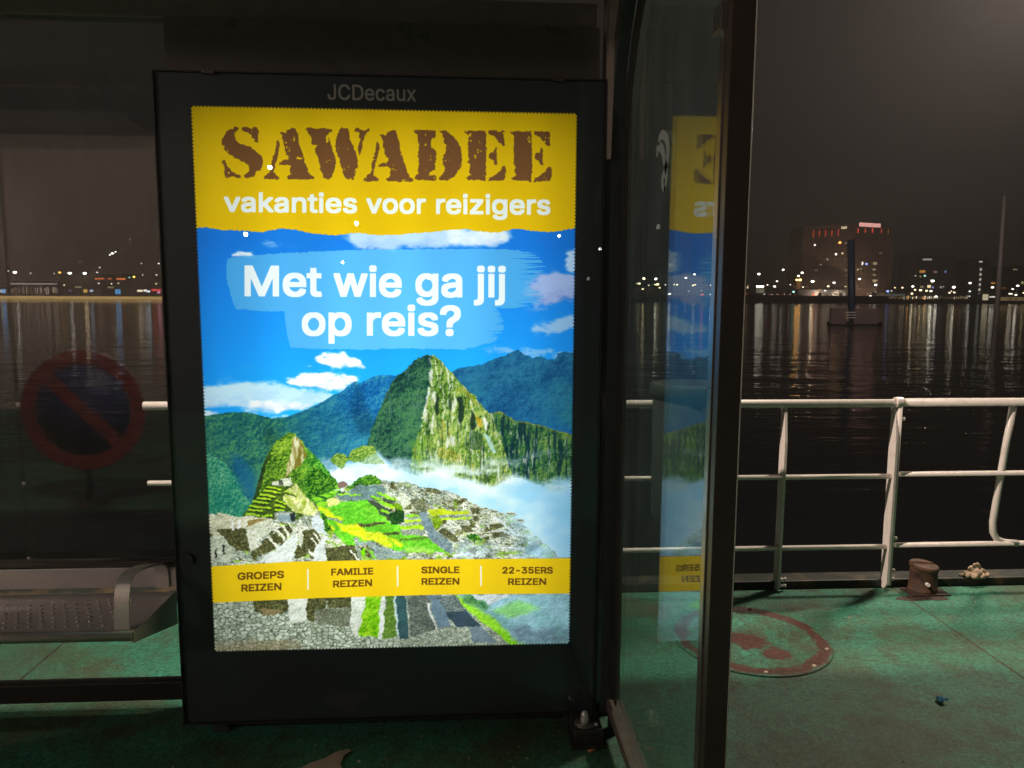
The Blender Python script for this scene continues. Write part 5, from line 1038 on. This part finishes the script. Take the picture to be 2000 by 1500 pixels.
# street lamps: pole and glowing head
POLE = pbr('lamp_pole_paint', (.05, .05, .045), .6)
def street_lamp(px, py, foot, r, col, st, label, group, Y=QY + 14, name='street_lamp'):
    h = W3(px, py, Y); f_ = W3(px, foot, Y); s = Y / 1440; l_ = thing(name, label, 'street lamp', (h.x, Y, f_.z), group)
    if foot - py > 2.5: MB().box(h.x - .12, h.x + .12, Y + .1, Y + .3, f_.z, h.z).build('pole', POLE, l_)
    key = 'lamp_%d_%d_%d_%d' % (int(col[0] * 100), int(col[1] * 100), int(col[2] * 100), int(st * 10))
    MB().lathe([(.001, -r * s * .6), (r * s * .6, -r * s * .45), (r * s, 0), (r * s * .6, r * s * .45), (.001, r * s * .6)], (h.x, Y, h.z), 8, axis='z').build('lamp_head', glow(key, col, st * .75), l_)
G1 = 'lamps on the quay left of the tower'; L1 = 'white street lamp on the quay between the metal post and the tower'
for zx, zy, r, st in ((82, 742, 2.2, 9), (302, 752, 2.8, 14), (640, 692, 2.6, 12), (905, 734, 2.8, 12), (555, 852, 2.2, 8), (420, 903, 1.6, 6), (520, 925, 2.6, 10), (740, 900, 1.5, 5), (917, 935, 1.8, 5), (48, 912, 2.2, 10), (975, 1003, 2, 7), (988, 1045, 1.8, 4)):
    street_lamp(*Z7c(zx, zy), 576.5, r, WHITE, st, L1, G1)
street_lamp(*Z7c(855, 778), 576.5, 2.6, (1, .88, .6), 12, 'warm double lamp above the orange pair, left of the tower', None)
for zx in (835, 878): street_lamp(*Z7c(zx, 833), 576.5, 2.5, ORANGE, 60, 'orange lamp of the pair on one post left of the tower', 'pair of orange lamps')
cr = thing('quay_crane', 'thin orange lit gantry standing on the quay left of the tower', 'gantry', tuple(W3(1562, 577, QY + 16)))
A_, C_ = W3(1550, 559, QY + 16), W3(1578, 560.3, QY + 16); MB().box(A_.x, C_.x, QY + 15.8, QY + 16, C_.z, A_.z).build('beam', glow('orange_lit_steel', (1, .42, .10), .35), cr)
for px in (1557.5, 1561): 
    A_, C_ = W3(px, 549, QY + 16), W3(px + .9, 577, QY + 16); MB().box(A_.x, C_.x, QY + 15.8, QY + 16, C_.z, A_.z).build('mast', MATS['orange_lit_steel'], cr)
G2 = 'lamps along the foot of the tower'; L2 = 'street lamp before the dark foot of the brick tower'
for zx, zy, r, col, st in ((1050, 855, 3.0, (1, .88, .55), 50), (1350, 873, 2.6, WHITE, 12), (1268, 922, 2.3, (1, .8, .5), 8), (1225, 982, 1.9, WHITE, 6), (1510, 925, 1.6, WARM, 4), (1705, 822, 2.6, WHITE, 12), (1933, 905, 2.8, WHITE, 12), (1857, 1063, 3, WHITE, 12), (785, 1000, 2.8, GREEN, 4), (1148, 970, 1.8, ORANGE, 2)):
    street_lamp(*Z7c(zx, zy), 577, r, col, st, L2, G2, QY + 5)
street_lamp(*Z7c(1063, 1035), 577, 3.4, (1, .16, .04), 3, 'glowing red orange beacon low on the quay left of the tower', None, QY + 4, 'beacon')
G3 = 'lamps around the low quay hall'; L3 = 'warm street lamp over the low lit quay hall right of the tower'
for zx, zy, r, col, st in ((198, 943, 1.8, WARM, 5), (305, 942, 2.2, (1, .7, .45), 7), (152, 985, 1.6, WHITE, 3), (450, 925, 2.6, WHITE, 12), (480, 972, 2, WARM, 9), (558, 978, 2.8, WARM, 12), (437, 1025, 2.4, WARM, 10), (640, 985, 2.2, WARM, 10), (703, 990, 2.6, (1, .9, .6), 12), (725, 848, 3.2, (1, .95, .75), 34), (1020, 935, 2.8, WHITE, 26), (962, 1015, 2.1, WARM, 8), (1028, 1010, 2.2, WARM, 9), (988, 990, 1.5, WHITE, 4), (1248, 878, 2.6, WHITE, 12), (1243, 993, 2.2, (.9, 1, .9), 5), (1238, 1062, 1.8, WHITE, 2.5), (772, 1065, 2.8, WHITE, 8), (613, 1100, 1.8, (1, .3, .05), 4)):
    street_lamp(*Z8c(zx, zy), 588, r, col, st, L3, G3, QY + 7)
street_lamp(*Z8c(98, 993), 586, 3.2, BLUE, 4, 'blue lamp at the left end of the low quay hall', None, QY + 7)
G4 = 'lamps at the far right'; L4 = 'street lamp on the quay around the pale mast at far right'
for zx, zy, r, col, st in ((1560, 937, 2.8, (1, .95, .75), 11), (1913, 915, 2.8, WHITE, 9), (1842, 963, 2.1, WHITE, 9), (1797, 1027, 1.9, (1, .85, .6), 9), (1825, 1027, 1.9, (1, .85, .6), 9), (1888, 1043, 2.4, (1, .9, .7), 10), (1645, 1043, 2, WARM, 6), (1995, 1015, 2, WARM, 6)):
    street_lamp(*Z8c(zx, zy), 588, r, col, st, L4, G4, QY + 5)
# lights seen through the side pane
G5 = 'lamps seen through the side pane'; L5 = 'street lamp on the far quay seen through the glass side screen'
for zx, zy, r, col, st in ((652, 826, 3, WARM, 36), (808, 832, 2.8, WHITE, 40), (590, 892, 2.8, WARM, 14), (560, 893, 1.8, WARM, 6), (828, 903, 3.4, WARM, 14), (798, 905, 2, WARM, 9), (715, 915, 1.8, WARM, 8), (637, 963, 2.2, WARM, 11), (855, 947, 2, WARM, 10), (932, 908, 1.6, WHITE, 7), (1048, 905, 1.8, (1, .8, .4), 8), (1083, 907, 2.4, WARM, 10), (1198, 818, 2.6, WHITE, 14), (1308, 773, 2.8, WHITE, 14), (1290, 915, 2.4, WARM, 10), (1320, 908, 2.2, WARM, 10), (1527, 915, 2.2, (1, .75, .45), 12), (985, 1027, 3, WHITE, 12), (1107, 1066, 1.8, WHITE, 5), (1235, 992, 1.4, WHITE, 4), (1520, 1033, 2, WHITE, 8), (1398, 985, 1.4, WHITE, 4)):
    street_lamp(*ZP(zx, zy), 576.5, r, col, st, L5, G5)
street_lamp(*ZP(1408, 1040), 577, 3.6, (1, .10, .10), 5, 'red curved light on the quay seen through the side screen', None, QY + 5, 'beacon')
ph_ = block('dim reddish building on the far quay seen through the side screen', 1236, 1292, 561, 578, wallmat('reddish_brick', (.09, .05, .04)), [(1262, 571, 50, 9, (1, .35, .2), .035)], 'quay_building', Y=QY + 20, depth=8)
# ---------------- left of the display, through the back pane
st_ = thing('lit_quay_edge', 'long golden strip light running along the far quay edge at left', 'light strip', tuple(W3(160, 581, QY)))
A_, C_ = W3(-260, 577.6, QY), W3(900, 584.6, QY); MB().box(A_.x, W3(700, 580, QY).x, QY - .3, QY + .5, W3(160, 584.3, QY).z, W3(160, 578.6, QY).z).build('strip', glow('golden_strip', (1, .62, .20), .75), st_)
hl = block('long low building at far left with a row of lit window bays', 20, 112, 551, 579, wallmat('plum_render', (.05, .035, .035)), [(*ZL(310, 735), 84, 2.4, (1, .85, .8), .45)], 'quay_building', Y=QY + 12, depth=10)
R = random.Random(77)
for k in range(26):
    px = 24 + k * 3.5; far_win(px, R.uniform(566, 569), R.uniform(1, 2.2), R.uniform(7, 15), R.choice((WARM, PINK, WHITE, (1, .7, .6))), R.choice((.05, .12, .3, .55)), hl, QY + 11.8)
block('dark pier building behind the display with orange neon letters', 118, 360, 536, 579, wallmat('brown_render', (.05, .036, .032)), [(*ZL(925, 687), 17, 2.6, (1, .20, .05), 1.3), (*ZL(1022, 688), 8, 2.6, (1, .20, .05), 1.), (*ZL(1123, 690), 17, 3.2, (1, .22, .05), 1.4), (*ZL(727, 765), 12, 3, WARM, .35), (*ZL(1030, 768), 11, 3, WARM, .4), (*ZL(1097, 808), 9, 9, (.12, .5, 1), 1.3), (*ZL(1455, 793), 18, 4, (1, .06, .06), 1.5), (*ZL(655, 800), 7, 5, BLUE, .15), (*ZL(1475, 812), 6, 5, (1, .4, .6), 1.2), (*ZL(1300, 800), 9, 3.6, (1, .8, .55), 2.2), (*ZL(1345, 797), 8, 3.6, WHITE, 2.2), (*ZL(1380, 806), 6, 3.6, (.8, .85, 1), 2.2), (*ZL(795, 802), 7, 6, (1, .55, .1), 1.3), (*ZL(850, 800), 6, 4, (.6, .7, 1), 1.3)], 'pier_building', Y=QY + 10, depth=12)
block('small kiosk with blue lit panel at the left picture edge', -8, 14, 563, 579, M_b2, [(*ZL(35, 803), 6, 7, (.2, .5, 1), 1.3), (*ZL(10, 803), 3, 6, (.8, .9, 1), 1.)], 'kiosk', Y=QY + 8, depth=5)
G6 = 'floodlights over the quay at left'; L6 = 'bright white floodlight above the far left quay'
for zx, zy, r, st in ((138, 628, 3.4, 16), (648, 636, 3.4, 16), (788, 638, 3.4, 16)): street_lamp(*ZL(zx, zy), 578, r, WHITE, st, L6, G6, QY + 6, 'street_lamp')
G7 = 'small lamps over the quay at left'; L7 = 'small dim street lamp on the far quay left of the display'
for zx, zy, r, col, st in ((285, 635, 1.6, WHITE, 2), (503, 640, 1.5, WHITE, 2), (927, 583, 1.6, WHITE, 4), (903, 628, 1.7, WHITE, 4), (742, 530, 1.2, WHITE, 1.5), (1315, 545, 1.4, WHITE, 4), (1477, 547, 1.7, WHITE, 6), (1203, 675, 1.7, GREEN, 3), (1328, 652, 1.3, WHITE, 3), (1455, 652, 1.7, WHITE, 4), (918, 730, 2., WHITE, 2.4), (1037, 735, 1.7, WHITE, 3), (1100, 730, 2, WARM, 2), (1452, 735, 2.2, WARM, 2), (597, 747, 1.7, WARM, 4), (1208, 320, 1.3, WHITE, 1.5), (75, 615, 1.5, WHITE, 5)):
    street_lamp(*ZL(zx, zy), 578, r, col, st, L7, G7, QY + 6)
for zx, zy, col, lab in ((555, 630, ORANGE, 'small orange lamp between the white floodlights at left'), (1247, 670, (1, .65, .08), 'yellow lamp right of the orange neon letters')): street_lamp(*ZL(zx, zy), 578, 2.6, col, 7, lab, None, QY + 6)
for dx, dy, r in ((0, 0, 2.8), (-5, 3, 1.6), (6, -3, 1.6)): street_lamp(1045 / 4.762 + dx, 400 + 452 / 4.762 + dy, 578, r, (1, .95, .8), 9, 'cluster of white lamps high above the far quay at left', 'high lamp cluster', QY + 6)
# traffic and parked cars on the quay: low cars with their lights
def car(px, col, lit, label, w=9, Y=QY + 3):
    c_ = W3(px, 576.5, Y); s = Y / 1440; t_ = thing('parked_car', label, 'car', tuple(c_), 'cars on the quay'); L_ = 4.2
    prof = [(-L_ / 2, .25), (-L_ / 2, .8), (-L_ * .36, .95), (-L_ * .2, 1.45), (L_ * .2, 1.45), (L_ * .36, .95), (L_ / 2, .85), (L_ / 2, .25)]
    v = [(c_.x + x, Y, c_.z + z) for x, z in prof] + [(c_.x + x, Y + 1.7, c_.z + z) for x, z in prof]; n = 8
    MB().add(v, [tuple(range(n)), tuple(range(n, 2 * n))[::-1]] + [(i, (i + 1) % n, (i + 1) % n + n, i + n) for i in range(n)]).build('body', col, t_)
    for x in (-1.3, 1.3): MB().lathe([(.32, -.1), (.32, .1)], (c_.x + x, Y, c_.z + .32), 10, axis='y').build('wheel', M_frame, t_)
    for x, cc in ((-L_ / 2, WHITE), (L_ / 2, RED)): MB().box(c_.x + x - .25, c_.x + x + .25, Y - .1, Y + .1, c_.z + .6, c_.z + .8).build('headlight' if cc is WHITE else 'tail_light', glow('car_%s_%d' % ('w' if cc is WHITE else 'r', lit * 10), cc, lit), t_)
CM = [pbr('silver_car_paint', (.35, .34, .35), .3), pbr('red_car_paint', (.3, .03, .02), .3), pbr('white_car_paint', (.6, .55, .5), .3)]
for px, k, lit, lab in ((1497, 0, 6, 'silver car on the quay next to the bright pavilion'), (1512, 2, 4, 'white car second from the bright pavilion'), (1524, 1, 2, 'red car in the middle of the quay row'), (1537, 2, 3, 'white car right of the red car'), (1548, 0, 3, 'silver car by the orange lamp post'), (1632, 2, 3, 'white car before the tower')): car(px, CM[k], lit, lab)
# mooring pile with fender boards, and the pale mast
Y = 74.; s = Y / 1440; f_ = W3(1666, 632, Y); t = thing('mooring_pile', 'dark blue mooring pile with pinkish fender boards standing in the water', 'mooring pile', (f_.x, Y, WATER_Z))
M_navy = pbr('navy_paint', (.025, .04, .085), .5); M_fend = pbr('pinkish_fender_board', (.24, .17, .155), .7, 0, .2, .4)
tp = W3(1662, 468, Y); MB().tube([(f_.x, Y, WATER_Z - 1), (tp.x, Y, tp.z)], 7.0 * s, 18).build('pile', M_navy, t)
for (a0, a1) in ((1622, 1650), (1668, 1711)):
    A_, C_ = W3(a0, 602, Y - 1), W3(a1, 633, Y - 1); MB().box(A_.x, C_.x, Y - 1.3, Y - .9, C_.z, A_.z).build('fender_board', M_fend, t)
for k in range(3):
    A_, C_ = W3(1647, 609 + k * 5.2, Y - 1), W3(1667, 610.8 + k * 5.2, Y - 1); MB().box(A_.x, C_.x, Y - 1.5, Y - 1.4, C_.z, A_.z).build('ladder_rung', M_white, t)
A_, C_ = W3(1624, 633, Y), W3(1711, 637, Y); MB().box(A_.x, C_.x, Y - 1.2, Y + 1, WATER_Z - .5, WATER_Z + .3).build('footing', M_quay, t)
f_ = W3(1945, 634, Y); tp = W3(1962, 382, Y); t = thing('mast', 'slender pale mast rising from the water at the right', 'mast', (f_.x, Y, WATER_Z))
MB().tube([(f_.x, Y, WATER_Z - 1), (f_.x + (tp.x - f_.x) * .5, Y, tp.z * .5), (tp.x, Y, tp.z)], [.27, .22, .15], 10).build('pole', pbr('pale_mast_paint', (.42, .36, .33), .5), t)

# tell the repeats apart: each lamp of a row gets its own height, colour and place in the row
ORD = ('leftmost', 'second from left', 'third from left', 'fourth from left', 'fifth from left', 'sixth from left', 'seventh from left', 'eighth from left', 'ninth from left', 'tenth from left', 'eleventh from left', 'twelfth from left', 'thirteenth from left', 'fourteenth from left', 'fifteenth from left', 'sixteenth from left', 'seventeenth from left', 'eighteenth from left', 'nineteenth from left', 'twentieth from left', 'twenty-first from left', 'twenty-second from left')
WHERE = {G1: 'left of the brick tower', G2: 'at the foot of the tower', G3: 'around the low quay hall', G4: 'around the pale mast', G5: 'seen through the side pane', G6: 'over the far left quay', G7: 'over the far left quay', 'pair of orange lamps': 'on one post left of the tower', 'high lamp cluster': 'in the high cluster at left'}
rows = {}
for o in list(bpy.data.objects):
    if o.parent is None and o.get('group') in WHERE: rows.setdefault(o['group'], []).append(o)
for gname, os_ in rows.items():
    os_.sort(key=lambda o: o.location.x / o.location.y)
    def head(o): return [c for c in o.children if c.name.startswith('lamp_head')][0]
    hs = sorted(head(o).matrix_world.translation.z + head(o).data.vertices[0].co.z for o in os_)
    for k, o in enumerate(os_):
        e = [n_ for n_ in head(o).data.materials[0].node_tree.nodes if n_.type == 'EMISSION'][0].inputs[0].default_value
        col = 'white' if e[2] > .7 and e[0] > .8 else 'bluish green' if e[0] < .6 else 'orange' if e[2] < .2 else 'warm'
        z = head(o).matrix_world.translation.z + head(o).data.vertices[0].co.z
        tall = 'high' if z >= hs[int(len(hs) * .67)] else 'low' if z <= hs[int(len(hs) * .33)] else 'mid-height'
        word_ = {G6: 'bright floodlight', G7: 'small lamp', 'pair of orange lamps': 'street lamp', 'high lamp cluster': 'lamp'}.get(gname, 'street lamp')
        o['label'] = '%s %s %s, %s of its row' % ((tall + ' ' if len(os_) > 3 else '') + col, word_, WHERE[gname], ORD[k])
